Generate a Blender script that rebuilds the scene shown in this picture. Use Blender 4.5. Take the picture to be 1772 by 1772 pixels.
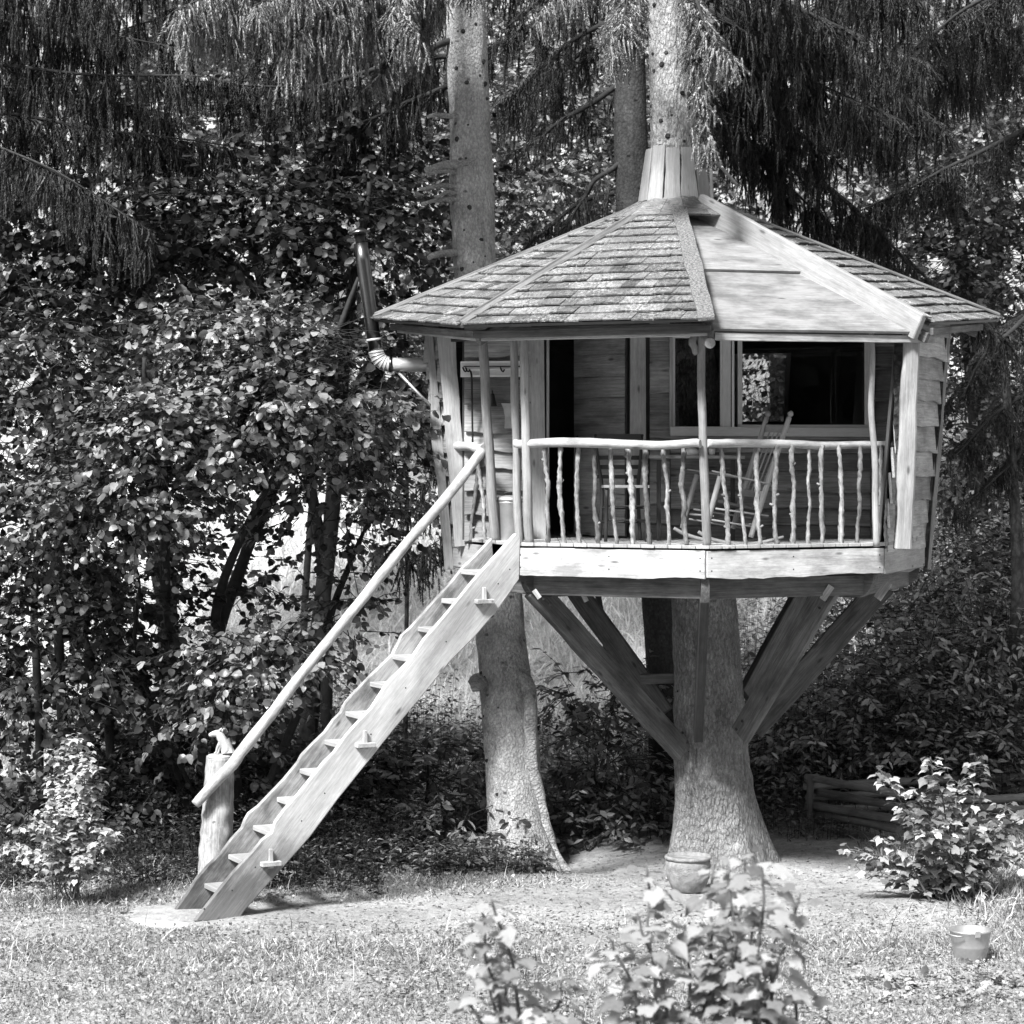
import bpy, bmesh, math, random
import numpy as np
from mathutils import Vector, Matrix, noise
R = math.radians
scene = bpy.context.scene
for o in list(bpy.data.objects): bpy.data.objects.remove(o)

# ---------------------------------------------------------------- camera, light, exposure
F, CX, CY, D0, HC = 4130.0, 886.0, 780.0, 24.0, 4.57
cam = bpy.data.cameras.new('camera'); cam_o = bpy.data.objects.new('camera', cam)
scene.collection.objects.link(cam_o); scene.camera = cam_o
cam_o.location = (0, -D0, HC); cam_o.rotation_euler = (R(90), 0, 0)
cam.sensor_width = 36; cam.lens = 36*F/1772; cam.shift_y = (CY-886)/1772
cam.clip_start = .1; cam.clip_end = 600
cam.dof.use_dof = True; cam.dof.focus_distance = 24.6; cam.dof.aperture_fstop = 3.2

SUN = Vector((-.40, -.62, .80)).normalized()
world = bpy.data.worlds.new('World'); scene.world = world; world.use_nodes = True
wn = world.node_tree; wn.nodes.clear()
sky = wn.nodes.new('ShaderNodeTexSky'); sky.sky_type = 'NISHITA'; sky.sun_disc = False
sky.sun_elevation = math.asin(SUN.z); sky.sun_rotation = math.atan2(SUN.x, SUN.y)
bw = wn.nodes.new('ShaderNodeRGBToBW'); bg = wn.nodes.new('ShaderNodeBackground'); bg.inputs[1].default_value = .034
wo = wn.nodes.new('ShaderNodeOutputWorld')
wn.links.new(sky.outputs[0], bw.inputs[0]); wn.links.new(bw.outputs[0], bg.inputs[0]); wn.links.new(bg.outputs[0], wo.inputs[0])
sl = bpy.data.lights.new('sun', 'SUN'); sl.energy = 1.5; sl.angle = R(12); sl.color = (1, 1, 1)
so = bpy.data.objects.new('sun', sl); scene.collection.objects.link(so)
so.rotation_euler = SUN.to_track_quat('Z', 'Y').to_euler(); so.location = (-10, -15, 20)
vs = scene.view_settings; vs.view_transform = 'Standard'; vs.look = 'None'; vs.gamma = 1; vs.exposure = 2.88; vs.use_curve_mapping = False
scene.render.engine = 'CYCLES'
scene.cycles.max_bounces = 5; scene.cycles.transparent_max_bounces = 8; scene.cycles.diffuse_bounces = 3
scene.cycles.glossy_bounces = 3; scene.cycles.transmission_bounces = 3

# ---------------------------------------------------------------- helpers
def Wp(px, py, Y):
    D = Y+D0
    return Vector(((px-CX)*D/F, Y, HC-(py-CY)*D/F))
def ray_plane(px, py, P, n):
    O = Vector((0, -D0, HC)); d = Vector(((px-CX)/F, 1, -(py-CY)/F))
    t = n.dot(P-O)/n.dot(d)
    return O+d*t
def smooth(a, b, x):
    t = np.clip((x-a)/(b-a), 0, 1); return t*t*(3-2*t)
def vnoise(x, y, seed=0):
    x = np.asarray(x, float); y = np.asarray(y, float)
    xi = np.floor(x); yi = np.floor(y); fx = x-xi; fy = y-yi
    fx = fx*fx*(3-2*fx); fy = fy*fy*(3-2*fy)
    def h(a, b):
        v = np.sin(a*127.1+b*311.7+seed*74.7)*43758.5453
        return v-np.floor(v)
    return (h(xi, yi)*(1-fx)+h(xi+1, yi)*fx)*(1-fy)+(h(xi, yi+1)*(1-fx)+h(xi+1, yi+1)*fx)*fy
WM = {}
def place(o, M, parent):
    WM[o] = M.copy()
    if parent is not None:
        o.parent = parent; o.matrix_basis = WM[parent].inverted() @ M
    else:
        o.matrix_basis = M
    return o
def obj(name, me, mat=None, parent=None, M=None):
    if mat is not None and not me.materials: me.materials.append(mat)
    o = bpy.data.objects.new(name, me); scene.collection.objects.link(o)
    return place(o, M if M is not None else Matrix.Identity(4), parent)
def tag(o, label=None, cat=None, group=None, kind=None):
    if label: o['label'] = label
    if cat: o['category'] = cat
    if group: o['group'] = group
    if kind: o['kind'] = kind
    return o
def thing(name, loc, label, cat, group=None):
    o = bpy.data.objects.new(name, None); scene.collection.objects.link(o); o.empty_display_size = .2
    place(o, Matrix.Translation(Vector(loc)), None)
    return tag(o, label, cat, group)
def mesh_np(name, v, f, smooth_=False):
    v = np.ascontiguousarray(v, dtype=np.float32); f = np.ascontiguousarray(f, dtype=np.int32)
    me = bpy.data.meshes.new(name); n = f.shape[1]
    me.vertices.add(len(v)); me.vertices.foreach_set('co', v.ravel())
    me.loops.add(f.size); me.loops.foreach_set('vertex_index', f.ravel())
    me.polygons.add(len(f)); me.polygons.foreach_set('loop_start', np.arange(0, f.size, n, dtype=np.int32))
    try: me.polygons.foreach_set('loop_total', np.full(len(f), n, dtype=np.int32))
    except Exception: pass
    if smooth_: me.polygons.foreach_set('use_smooth', np.ones(len(f), dtype=bool))
    me.update(calc_edges=True)
    return me
def bm_mesh(name, bm, smooth_=False):
    bmesh.ops.recalc_face_normals(bm, faces=bm.faces)
    me = bpy.data.meshes.new(name); bm.to_mesh(me); bm.free()
    if smooth_:
        for p in me.polygons: p.use_smooth = True
    return me
def frame(P, X, up):
    X = Vector(X).normalized(); Z = X.cross(Vector(up))
    if Z.length < 1e-5: Z = X.cross(Vector((0, 1, 0)))
    Z.normalize(); Y = Z.cross(X)
    M = Matrix((X, Y, Z)).transposed().to_4x4(); M.translation = Vector(P); return M
def bevel(o, w=.004, s=1):
    m = o.modifiers.new('bevel', 'BEVEL'); m.width = w; m.segments = s; m.limit_method = 'ANGLE'; m.angle_limit = R(40)
    return o
# a sawn or live-edged board from P0 to P1; width runs along `up`, thickness across it
def board_mesh(L, w, t, lo=0., hi=0., seed=0, n=None, taper=0., bow=0.):
    n = n or (max(2, int(L/.12)) if (lo or hi or bow) else 1)
    bm = bmesh.new(); rings = []
    for i in range(n+1):
        u = i/n; x = L*u
        a = -w/2*(1-taper*u) + lo*(noise.noise((x*1.9, seed*7.3, 1.5))+.35*noise.noise((x*7, seed*3.3, 4)))
        b = w/2*(1-taper*u) + hi*(noise.noise((x*1.7, seed*5.1, 8.5))+.35*noise.noise((x*8, seed*2.3, 2)))
        z = bow*math.sin(math.pi*u)
        rings.append([bm.verts.new(p) for p in ((x, a, -t/2+z), (x, b, -t/2+z), (x, b, t/2+z), (x, a, t/2+z))])
    for r0, r1 in zip(rings, rings[1:]):
        for j in range(4): bm.faces.new((r0[j], r0[(j+1) % 4], r1[(j+1) % 4], r1[j]))
    bm.faces.new(rings[0]); bm.faces.new(rings[-1][::-1])
    return bm_mesh('board', bm)
def board(name, P0, P1, w, t, up, mat, parent, lo=0., hi=0., seed=None, bev=.004, **k):
    P0 = Vector(P0); P1 = Vector(P1)
    seed = random.random()*90 if seed is None else seed
    o = obj(name, board_mesh((P1-P0).length, w, t, lo, hi, seed, **k), mat, parent, frame(P0, P1-P0, up))
    if bev: bevel(o, bev)
    return o
def box(name, c, size, mat, parent, bev=.004, rot=None):
    M = Matrix.Translation(Vector(c))
    if rot is not None: M = M @ rot
    bm = bmesh.new(); bmesh.ops.create_cube(bm, size=1)
    for v in bm.verts: v.co = Vector((v.co.x*size[0], v.co.y*size[1], v.co.z*size[2]))
    o = obj(name, bm_mesh(name, bm), mat, parent, M)
    if bev: bevel(o, bev)
    return o
def resample(pts, n):
    pts = [Vector(p) for p in pts]
    if len(pts) == 2 or n <= len(pts): 
        if len(pts) == 2: return [pts[0].lerp(pts[1], i/n) for i in range(n+1)], [i/n for i in range(n+1)]
    out = []; m = len(pts)-1
    for i in range(n+1):
        t = i/n*m; k = min(int(t), m-1); u = t-k
        p0 = pts[max(k-1, 0)]; p1 = pts[k]; p2 = pts[k+1]; p3 = pts[min(k+2, m)]
        out.append(.5*((2*p1)+(p2-p0)*u+(2*p0-5*p1+4*p2-p3)*u*u+(3*p1-p0-3*p2+p3)*u*u*u))
    return out, [i/n for i in range(n+1)]
def tube_data(pts, rad, seg=8, n=None, wob=0., rn=0., seed=0, cap=True):
    n = n or max(2, len(pts)*2)
    P, U = resample(pts, n); V = []; Fc = []
    m = len(rad)-1
    up = Vector((0, 0, 1)) if abs((P[-1]-P[0]).normalized().z) < .9 else Vector((0, 1, 0))
    for i, p in enumerate(P):
        d = (P[min(i+1, n)]-P[max(i-1, 0)]).normalized()
        a = d.cross(up).normalized(); b = a.cross(d)
        t = U[i]*m; k = min(int(t), max(m-1, 0)); r = rad[k]+(rad[min(k+1, m)]-rad[k])*(t-k)
        if wob and 0 < i < n:
            p = p+a*wob*noise.noise((U[i]*4, seed, 0))*2+b*wob*noise.noise((U[i]*4, seed, 9))*2
        for j in range(seg):
            an = 2*math.pi*j/seg
            rr = r*(1+rn*noise.noise((math.cos(an)*1.3+seed, math.sin(an)*1.3, U[i]*n*.6)))
            V.append(p+(a*math.cos(an)+b*math.sin(an))*rr)
    for i in range(n):
        for j in range(seg):
            Fc.append((i*seg+j, i*seg+(j+1) % seg, (i+1)*seg+(j+1) % seg, (i+1)*seg+j))
    caps = [tuple(range(seg))[::-1], tuple(range(n*seg, n*seg+seg))] if cap else []
    return V, Fc, caps
def tube(name, pts, rad, mat, parent, seg=8, n=None, wob=0., rn=0., seed=None, M=None):
    if not isinstance(rad, (list, tuple)): rad = [rad, rad]
    seed = random.random()*50 if seed is None else seed
    pts = [Vector(p) for p in pts]
    M = frame(pts[0], pts[-1]-pts[0], (0, 0, 1) if abs((pts[-1]-pts[0]).normalized().z) < .9 else (0, 1, 0)) if M is None else M
    Mi = M.inverted(); pts = [Mi @ p for p in pts]
    V, Fc, caps = tube_data(pts, rad, seg, n, wob, rn, seed)
    me = bpy.data.meshes.new(name); me.from_pydata([tuple(v) for v in V], [], Fc+caps)
    for p in me.polygons: p.use_smooth = len(p.vertices) == 4
    return obj(name, me, mat, parent, M)
def many_tubes(name, lst, mat, parent, seg=4, kind=None):
    V = []; Q = []; off = 0
    for pts, rad, n in lst:
        v, f, _ = tube_data([Vector(p) for p in pts], rad, seg, n, cap=False)
        V += [tuple(a) for a in v]; Q.append(np.array(f)+off); off += len(v)
    o = obj(name, mesh_np(name, np.array(V), np.concatenate(Q), True), mat, parent)
    if kind: tag(o, kind=kind)
    return o
def lathe(name, prof, mat, parent, M, seg=28, rn=0.):
    bm = bmesh.new(); rings = []
    for r, z in prof:
        rings.append([bm.verts.new((r*math.cos(2*math.pi*j/seg)*(1+rn*noise.noise((math.cos(j)*2, j*.3, z*4))), r*math.sin(2*math.pi*j/seg), z)) for j in range(seg)])
    for a, b in zip(rings, rings[1:]):
        for j in range(seg): bm.faces.new((a[j], a[(j+1) % seg], b[(j+1) % seg], b[j]))
    bm.faces.new(rings[0]); bm.faces.new(rings[-1][::-1])
    return obj(name, bm_mesh(name, bm, True), mat, parent, M)
def poly_slab(name, pts, nrm, t, mat, parent, M, bev=.003):
    Mi = M.inverted(); nl = (Mi.to_3x3() @ Vector(nrm)).normalized()
    L = [Mi @ Vector(p) for p in pts]
    bm = bmesh.new()
    a = [bm.verts.new(p+nl*t/2) for p in L]; b = [bm.verts.new(p-nl*t/2) for p in L]
    n = len(L)
    for i in range(n): bm.faces.new((a[i], a[(i+1) % n], b[(i+1) % n], b[i]))
    fa = bm.faces.new(a[::-1]); fb = bm.faces.new(b)
    bmesh.ops.triangulate(bm, faces=[fa, fb])
    o = obj(name, bm_mesh(name, bm), mat, parent, M)
    if bev: bevel(o, bev)
    return o

# ---------------------------------------------------------------- materials (the photograph is black and white: all greys)
class NT:
    def __init__(s, name):
        s.m = bpy.data.materials.new(name); s.m.use_nodes = True; s.t = s.m.node_tree; s.t.nodes.clear()
        s.out = s.t.nodes.new('ShaderNodeOutputMaterial')
    def n(s, typ, **k):
        nd = s.t.nodes.new('ShaderNode'+typ)
        for a, b in k.items():
            if a.startswith('i_'):
                key = a[2:]; key = int(key) if key.isdigit() else key.replace('_', ' ')
                if hasattr(b, 'is_output') or isinstance(b, bpy.types.NodeSocket): s.t.links.new(b, nd.inputs[key])
                else: nd.inputs[key].default_value = b
            else: setattr(nd, a, b)
        return nd
    def math(s, op, a, b=0., c=None, clamp=False):
        nd = s.t.nodes.new('ShaderNodeMath'); nd.operation = op; nd.use_clamp = clamp
        for i, v in enumerate((a, b) if c is None else (a, b, c)):
            if isinstance(v, bpy.types.NodeSocket): s.t.links.new(v, nd.inputs[i])
            else: nd.inputs[i].default_value = v
        return nd.outputs[0]
    def coord(s, scale=(1, 1, 1), src='Object', off=True):
        tc = s.n('TexCoord').outputs[src]
        mp = s.n('Mapping', i_0=tc); mp.inputs['Scale'].default_value = scale
        if off:
            oi = s.n('ObjectInfo').outputs['Random']
            cx = s.n('CombineXYZ', i_0=s.math('MULTIPLY', oi, 37.), i_1=s.math('MULTIPLY', oi, 91.), i_2=s.math('MULTIPLY', oi, 53.))
            s.t.links.new(cx.outputs[0], mp.inputs['Location'])
        return mp.outputs[0]
    def noise(s, vec, scale, detail=4, rough=.55, dist=0.):
        return s.n('TexNoise', i_Vector=vec, i_Scale=scale, i_Detail=detail, i_Roughness=rough, i_Distortion=dist).outputs['Fac']
    def ramp(s, fac, a, b, lo=0., hi=1.):
        return s.n('MapRange', i_0=fac, i_1=a, i_2=b, i_3=lo, i_4=hi).outputs[0]
def finish(s, val, rough, bump=None, strength=.3, dist=.01, spec=.35, metal=0.):
    p = s.n('BsdfPrincipled'); c = s.n('CombineColor', i_0=val, i_1=val, i_2=val)
    s.t.links.new(c.outputs[0], p.inputs['Base Color'])
    if isinstance(rough, bpy.types.NodeSocket): s.t.links.new(rough, p.inputs['Roughness'])
    else: p.inputs['Roughness'].default_value = rough
    p.inputs['Specular IOR Level'].default_value = spec; p.inputs['Metallic'].default_value = metal
    if bump is not None:
        b = s.n('Bump', i_Height=bump, i_Strength=strength, i_Distance=dist); s.t.links.new(b.outputs[0], p.inputs['Normal'])
    s.t.links.new(p.outputs[0], s.out.inputs[0])
    return s.m
def wood(name, lo, hi, vary=.25, stain=.3, rough=.75, knots=True, bump=.5, stain_scale=1.6, foot=None):
    s = NT(name)
    g = s.noise(s.coord((1.0, 24, 24)), 2.2, 8, .7, .6)
    g2 = s.noise(s.coord((5, 120, 120)), 2.0, 4, .65)
    v = s.ramp(g, .3, .72, lo, hi)
    v = s.math('MULTIPLY', v, s.ramp(g2, .3, .7, .82, 1.1))
    st = s.noise(s.coord((1, 2.2, 2.2)), stain_scale, 5, .65)
    v = s.math('MULTIPLY', v, s.ramp(st, .34, .6, 1-stain, 1.))
    rnd = s.n('ObjectInfo').outputs['Random']
    v = s.math('MULTIPLY', v, s.ramp(rnd, 0, 1, 1-vary, 1+vary*.6))
    if knots:
        vo = s.n('TexVoronoi', i_Vector=s.coord((1.4, 4.2, 4.2)), i_Scale=1.5, i_Randomness=1.)
        k = s.ramp(vo.outputs['Distance'], .05, .13, .35, 1.)
        v = s.math('MULTIPLY', v, k)
    if foot:
        ox = s.n('SeparateXYZ', i_0=s.coord((1, 1, 1), 'Object', False)).outputs[0]
        ft = s.ramp(s.math('ADD', ox, s.math('MULTIPLY', s.noise(s.coord((1, 3, 3), 'Object', False), 2.5, 6, .7), 1.6)), foot, foot+.9, 1., .3)
        v = s.math('MULTIPLY', v, ft)
    h = s.math('ADD', s.math('MULTIPLY', g, .7), g2)
    return finish(s, v, rough, h, bump, .006)
def plain(name, v0, v1, scale=4, rough=.6, bump=.2, dist=.005, metal=0., spec=.35):
    s = NT(name); n = s.noise(s.coord(), scale, 6, .6)
    return finish(s, s.ramp(n, .3, .7, v0, v1), rough, s.noise(s.coord(), scale*6, 4), bump, dist, spec, metal)
def bark(name, lo, hi, scale=22, zs=.5, bump=.9, dist=.02, spots=0., crack=.5, up=0.):
    s = NT(name); c = s.coord((1, 1, 1), 'Object', False)
    wz = s.n('TexNoise', i_Vector=c, i_Scale=7., i_Detail=5., i_Roughness=.7).outputs['Color']
    off = s.n('VectorMath', operation='SCALE', i_0=s.n('VectorMath', operation='SUBTRACT', i_0=wz, i_1=(.5, .5, .5)).outputs[0]); off.inputs['Scale'].default_value = .07
    cc = s.n('VectorMath', operation='MULTIPLY', i_0=s.n('VectorMath', operation='ADD', i_0=c, i_1=off.outputs[0]).outputs[0], i_1=(1, 1, zs)).outputs[0]
    vo = s.n('TexVoronoi', i_Vector=cc, i_Scale=scale, feature='F1')
    cr = s.ramp(vo.outputs['Distance'], .35, .75, 1., 0.)
    cell = s.n('SeparateXYZ', i_0=vo.outputs['Color']).outputs[0]
    nz = s.noise(cc, scale*2.2, 8, .8); big = s.noise(c, 1.7, 6, .65)
    v = s.math('MULTIPLY', s.ramp(nz, .3, .7, lo, hi), s.ramp(cr, 0, 1, crack, 1.))
    v = s.math('MULTIPLY', v, s.ramp(cell, 0, 1, .88, 1.08))
    v = s.math('MULTIPLY', v, s.ramp(big, .32, .66, .62, 1.15))
    lp = s.math('MULTIPLY', s.ramp(s.noise(s.n('VectorMath', operation='MULTIPLY', i_0=c, i_1=(1, 1, .35)).outputs[0], 9, 9, .8), .54, .62), .45)
    v = s.math('ADD', v, s.math('MULTIPLY', v, lp))
    dk = s.ramp(s.noise(s.n('VectorMath', operation='MULTIPLY', i_0=c, i_1=(1, 1, .2)).outputs[0], 5, 8, .75), .56, .64, 1., .6)
    v = s.math('MULTIPLY', v, dk)
    if spots:
        v2 = s.n('TexVoronoi', i_Vector=s.coord((1, 1, 1.6), 'Object', False), i_Scale=3.4)
        v = s.math('MULTIPLY', v, s.ramp(v2.outputs['Distance'], .07, .14, .3, 1.))
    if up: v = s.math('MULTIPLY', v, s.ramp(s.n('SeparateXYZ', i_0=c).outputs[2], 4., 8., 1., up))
    h = s.math('ADD', s.math('ADD', cr, s.math('MULTIPLY', cell, .5)), s.math('MULTIPLY', nz, 1.3))
    return finish(s, v, .9, h, bump, dist, .12)
def leafm(name, lo, hi, trans=.3, rough=.5, spec=.4, veins=0., skew=1.):
    s = NT(name)
    geo = s.n('NewGeometry').outputs['Random Per Island']; oi = s.n('ObjectInfo').outputs['Random']
    r = s.math('FRACT', s.math('ADD', s.math('MULTIPLY', geo, 7.31), s.math('MULTIPLY', oi, 3.7)))
    if skew != 1.: r = s.math('POWER', r, skew)
    v = s.ramp(r, 0, 1, lo, hi)
    if veins:
        n = s.noise(s.coord((6, 30, 10)), 3, 3); v = s.math('MULTIPLY', v, s.ramp(n, .3, .7, 1-veins, 1+veins))
    mo = s.noise(s.coord((1, 1, 1)), 40, 4, .7); v = s.math('MULTIPLY', v, s.ramp(mo, .3, .7, .8, 1.18))
    c = s.n('CombineColor', i_0=v, i_1=v, i_2=v).outputs[0]
    p = s.n('BsdfPrincipled', i_Base_Color=c, i_Roughness=rough); p.inputs['Specular IOR Level'].default_value = spec
    t = s.n('BsdfTranslucent', i_Color=c)
    mx = s.n('MixShader', i_0=trans, i_1=p.outputs[0], i_2=t.outputs[0])
    s.t.links.new(mx.outputs[0], s.out.inputs[0]); return s.m

M_ = {}
M_['fresh'] = wood('fresh_larch_wood', .36, .62, .06, .5, stain_scale=2.6)
M_['collar'] = wood('grey_collar_board', .22, .36, .15, .35)
M_['stringer'] = wood('stair_stringer_wood', .42, .70, .05, .45, stain_scale=1.1, foot=4.4)
M_['stringer2'] = wood('stained_stringer_wood', .24, .56, .05, .7, stain_scale=2.2, foot=4.7)
M_['deck'] = wood('deck_wood', .30, .48, .2, .3)
M_['wall'] = wood('wall_plank_wood', .17, .50, .45, .55)
M_['live'] = wood('live_edge_plank_wood', .22, .54, .45, .5)
M_['jamb'] = wood('jamb_wood', .34, .54, .1, .35)
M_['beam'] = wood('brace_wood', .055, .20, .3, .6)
M_['beamtop'] = wood('hip_beam_wood', .24, .40, .05, .35)
M_['panelroof'] = wood('bare_roof_board', .19, .33, .08, .5, knots=True, stain_scale=2.6)
M_['pole'] = wood('peeled_pole_wood', .32, .60, .12, .5, .65, knots=True, stain_scale=3.5)
M_['stick'] = wood('barkless_stick_wood', .14, .42, .5, .6, .7, knots=False, stain_scale=9)
M_['post'] = wood('weathered_pole_wood', .22, .42, .15, .4, .7, knots=True)
M_['log'] = wood('standing_log_wood', .2, .55, .05, .6, .8, knots=False, stain_scale=4)
M_['frame'] = wood('window_frame_wood', .58, .68, .05, .1, .5, knots=False, bump=.1)
M_['dark'] = wood('dark_stained_wood', .025, .05, .2, .2, .5, knots=False)
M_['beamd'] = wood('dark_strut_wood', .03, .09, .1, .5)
M_['chair'] = wood('grey_chair_wood', .26, .42, .1, .3, .6, knots=False)
M_['carve'] = wood('carved_wood', .38, .55, .05, .25, .6, knots=False, bump=.15)
M_['fencew'] = wood('old_fence_wood', .12, .26, .3, .5, .9, knots=False)
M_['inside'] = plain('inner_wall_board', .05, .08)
M_['white'] = plain('white_painted_wood', .62, .75, 6, .5, .1)
M_['cloth'] = plain('white_cloth', .65, .8, 9, .9, .4)
M_['pipe'] = plain('dark_stove_pipe_steel', .10, .2, 3, .28, .06, .003, 1.)
M_['zinc'] = plain('zinc_metal', .36, .52, 7, .5, .12, .003, .75)
M_['steelp'] = plain('bright_steel_pipe', .5, .62, 3, .3, .03, .002, .35)
M_['iron'] = plain('black_iron', .02, .04, 8, .5, .2, .003, .5)
M_['clay'] = plain('rough_clay', .15, .34, 14, .85, .9, .02)
M_['concrete'] = plain('pale_concrete', .42, .56, 5, .9, .3, .006)
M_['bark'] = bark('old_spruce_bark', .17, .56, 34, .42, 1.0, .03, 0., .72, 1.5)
M_['barkup'] = bark('upper_spruce_bark', .32, .68, 40, .6, .9, .014, 1., .75)
M_['barkshade'] = bark('shade_painted_spruce_bark', .03, .07, 30, .8, .5, .01, 1., .7)  # bark tone lowered to put the shade behind the roof into the colour
M_['barkd'] = bark('dark_bark', .04, .1, 16, .5)
M_['stem'] = plain('shrub_stem_bark', .012, .03, 20, .8, .4)
M_['twig'] = plain('spruce_twig_bark', .015, .04, 20, .85, .3)
M_['fgstem'] = plain('young_stem_bark', .06, .14, 20, .6, .3)
M_['hazel'] = leafm('hazel_leaf', .022, .30, .22, .38, .6, .15, skew=2.2)
M_['back'] = leafm('far_broadleaf_leaf', .025, .36, .35, skew=2.2)
M_['backshade'] = leafm('shade_painted_broadleaf_leaf', .006, .07, .15, skew=2.0)  # leaf colour darkened to stand in for deep shade, not another species
M_['currant'] = leafm('currant_leaf', .20, .60, .35, .55, .3, .15)
M_['currant2'] = leafm('pale_young_leaf', .15, .48, .4, .6, .3, .12)
M_['bush'] = leafm('currant_bush_leaf', .10, .56, .3, .5, .35, .15, skew=1.7)
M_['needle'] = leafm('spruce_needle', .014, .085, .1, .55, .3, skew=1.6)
M_['needlelit'] = leafm('light_painted_spruce_needle', .08, .50, .15, .5, .3, skew=1.5)  # same needles, brightened: sunlight on the front twigs painted into the colour
M_['grass'] = leafm('lawn_grass', .08, .72, .3, .6, .25, skew=1.5)
M_['clover'] = leafm('clover_leaf', .10, .42, .25, .6, .2)
M_['meadow'] = leafm('meadow_grass', .55, .9, .35, .6, .25)
M_['weed'] = leafm('nettle_leaf', .03, .32, .25, .5, .35, .1, skew=1.6)
M_['deadleaf'] = leafm('fallen_leaf', .05, .4, .1)
s = NT('roof_shingle_wood')
c = s.coord((1, 1, 1)); g = s.noise(s.coord((22, 2.2, 22)), 4, 8, .75)
v = s.ramp(g, .34, .66, .04, .21); v = s.math('MULTIPLY', v, s.ramp(s.n('ObjectInfo').outputs['Random'], 0, 1, .6, 1.5))
cw = s.coord((1, 1, 1), 'Object', False)
lich = s.math('MULTIPLY', s.ramp(s.noise(cw, 26, 10, .9), .5, .58), s.ramp(s.noise(cw, 1.8, 5), .4, .58))
v = s.math('ADD', v, s.math('MULTIPLY', lich, .42))
moss = s.ramp(s.noise(c, 13, 5, .7), .56, .66)
v = s.math('MULTIPLY', v, s.ramp(moss, 0, 1, 1, .45))
M_['shingle'] = finish(s, v, .9, s.math('ADD', g, s.noise(c, 60, 6, .8)), .8, .012, .15)
s = NT('mossy_trim_board'); c = s.coord()
M_['moss'] = finish(s, s.ramp(s.noise(c, 40, 8, .85), .42, .64, .07, .36), .95, s.noise(c, 45, 8, .8), 1., .02, .1)
s = NT('ground_soil_and_turf'); c = s.coord((1, 1, 1), 'Object', False)
n1 = s.noise(c, 9, 8, .75); n2 = s.noise(c, .7, 4); n3 = s.noise(c, 60, 4, .7)
v = s.ramp(n1, .3, .7, .22, .52); v = s.math('MULTIPLY', v, s.ramp(n2, .35, .65, .75, 1.15)); v = s.math('MULTIPLY', v, s.ramp(n3, .3, .7, .7, 1.2))
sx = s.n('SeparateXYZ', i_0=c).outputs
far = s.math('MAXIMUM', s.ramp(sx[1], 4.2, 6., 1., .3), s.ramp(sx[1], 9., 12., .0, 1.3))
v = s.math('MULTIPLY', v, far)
M_['ground'] = finish(s, v, .95, s.math('ADD', n1, n3), .8, .03, .1)
s = NT('window_glass'); fr = s.n('Fresnel', i_IOR=1.5).outputs[0]; fr = s.math('MULTIPLY', fr, 1.6, clamp=True)
tr = s.n('BsdfTransparent', i_Color=(.82, .82, .82, 1)); gl = s.n('BsdfGlossy', i_Roughness=.01)
mx = s.n('MixShader', i_0=fr, i_1=tr.outputs[0], i_2=gl.outputs[0]); s.t.links.new(mx.outputs[0], s.out.inputs[0]); M_['glass'] = s.m

# ---------------------------------------------------------------- terrain
def height(x, y):
    x = np.asarray(x, float); y = np.asarray(y, float); D = y+D0
    h = np.clip(17.2-D, 0, 20)*.19*smooth(0, 3, 17.2-D)
    h = h + (vnoise(x*.8, y*.8, 1)-.5)*.10 + (vnoise(x*3, y*3, 2)-.5)*.03
    h = h - .34*np.exp(-(((x-.3)/1.7)**2+((y-4.0)/1.6)**2))
    b = np.clip(y-8.5, 0, None)
    h = h + b*.10 + np.clip(y-14, 0, None)*.16 + np.clip(y-27, 0, None)*.5
    h = h + smooth(2.2, 6.5, x)*smooth(4.8, 11, y)*2.2
    h = h + smooth(3.5, 9, y)*(vnoise(x*.3+4, y*.3, 5)-.3)*.5
    h = h + np.clip(np.abs(x)-14, 0, None)*.35*smooth(-10, 10, y)
    return h
gx = np.concatenate([np.linspace(-60, -10, 26)[:-1], np.linspace(-10, 10, 201), np.linspace(10, 60, 26)[1:]])
gy = np.concatenate([np.linspace(-40, -8, 33)[:-1], np.linspace(-8, 8, 201), np.linspace(8, 80, 90)[1:]])
X, Y = np.meshgrid(gx, gy); Z = height(X, Y)
nx, ny = len(gx), len(gy)
i = np.arange(nx-1)[None, :]+np.arange(ny-1)[:, None]*nx
q = np.stack([i, i+1, i+1+nx, i+nx], -1).reshape(-1, 4)
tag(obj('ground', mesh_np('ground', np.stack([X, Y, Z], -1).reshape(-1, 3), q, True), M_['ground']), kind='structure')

# ---------------------------------------------------------------- foliage tools
def frames(d, n):
    d = d/np.linalg.norm(d, axis=1, keepdims=True)
    y = np.cross(n, d); y /= np.linalg.norm(y, axis=1, keepdims=True)+1e-9
    z = np.cross(d, y)
    return np.stack([d, y, z], -1)
def scatter(tv, tf, pos, Rm, sc):
    k = len(pos); V = np.einsum('kij,nj->kni', Rm, tv)*sc[:, None, None]+pos[:, None, :]
    Fc = tf[None]+(np.arange(k)*len(tv))[:, None, None]
    return V.reshape(-1, 3), Fc.reshape(-1, tf.shape[1])
def scatter_var(tmpl, pos, Rm, sc, rng):
    w = rng.integers(0, len(tmpl), len(pos)); V = []; Fc = []; off = 0
    for t, (tv, tf) in enumerate(tmpl):
        s_ = w == t
        if not s_.any(): continue
        v, f = scatter(tv, tf, pos[s_], Rm[s_], sc[s_]); V.append(v); Fc.append(f+off); off += len(v)
    return np.concatenate(V), np.concatenate(Fc)
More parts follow.
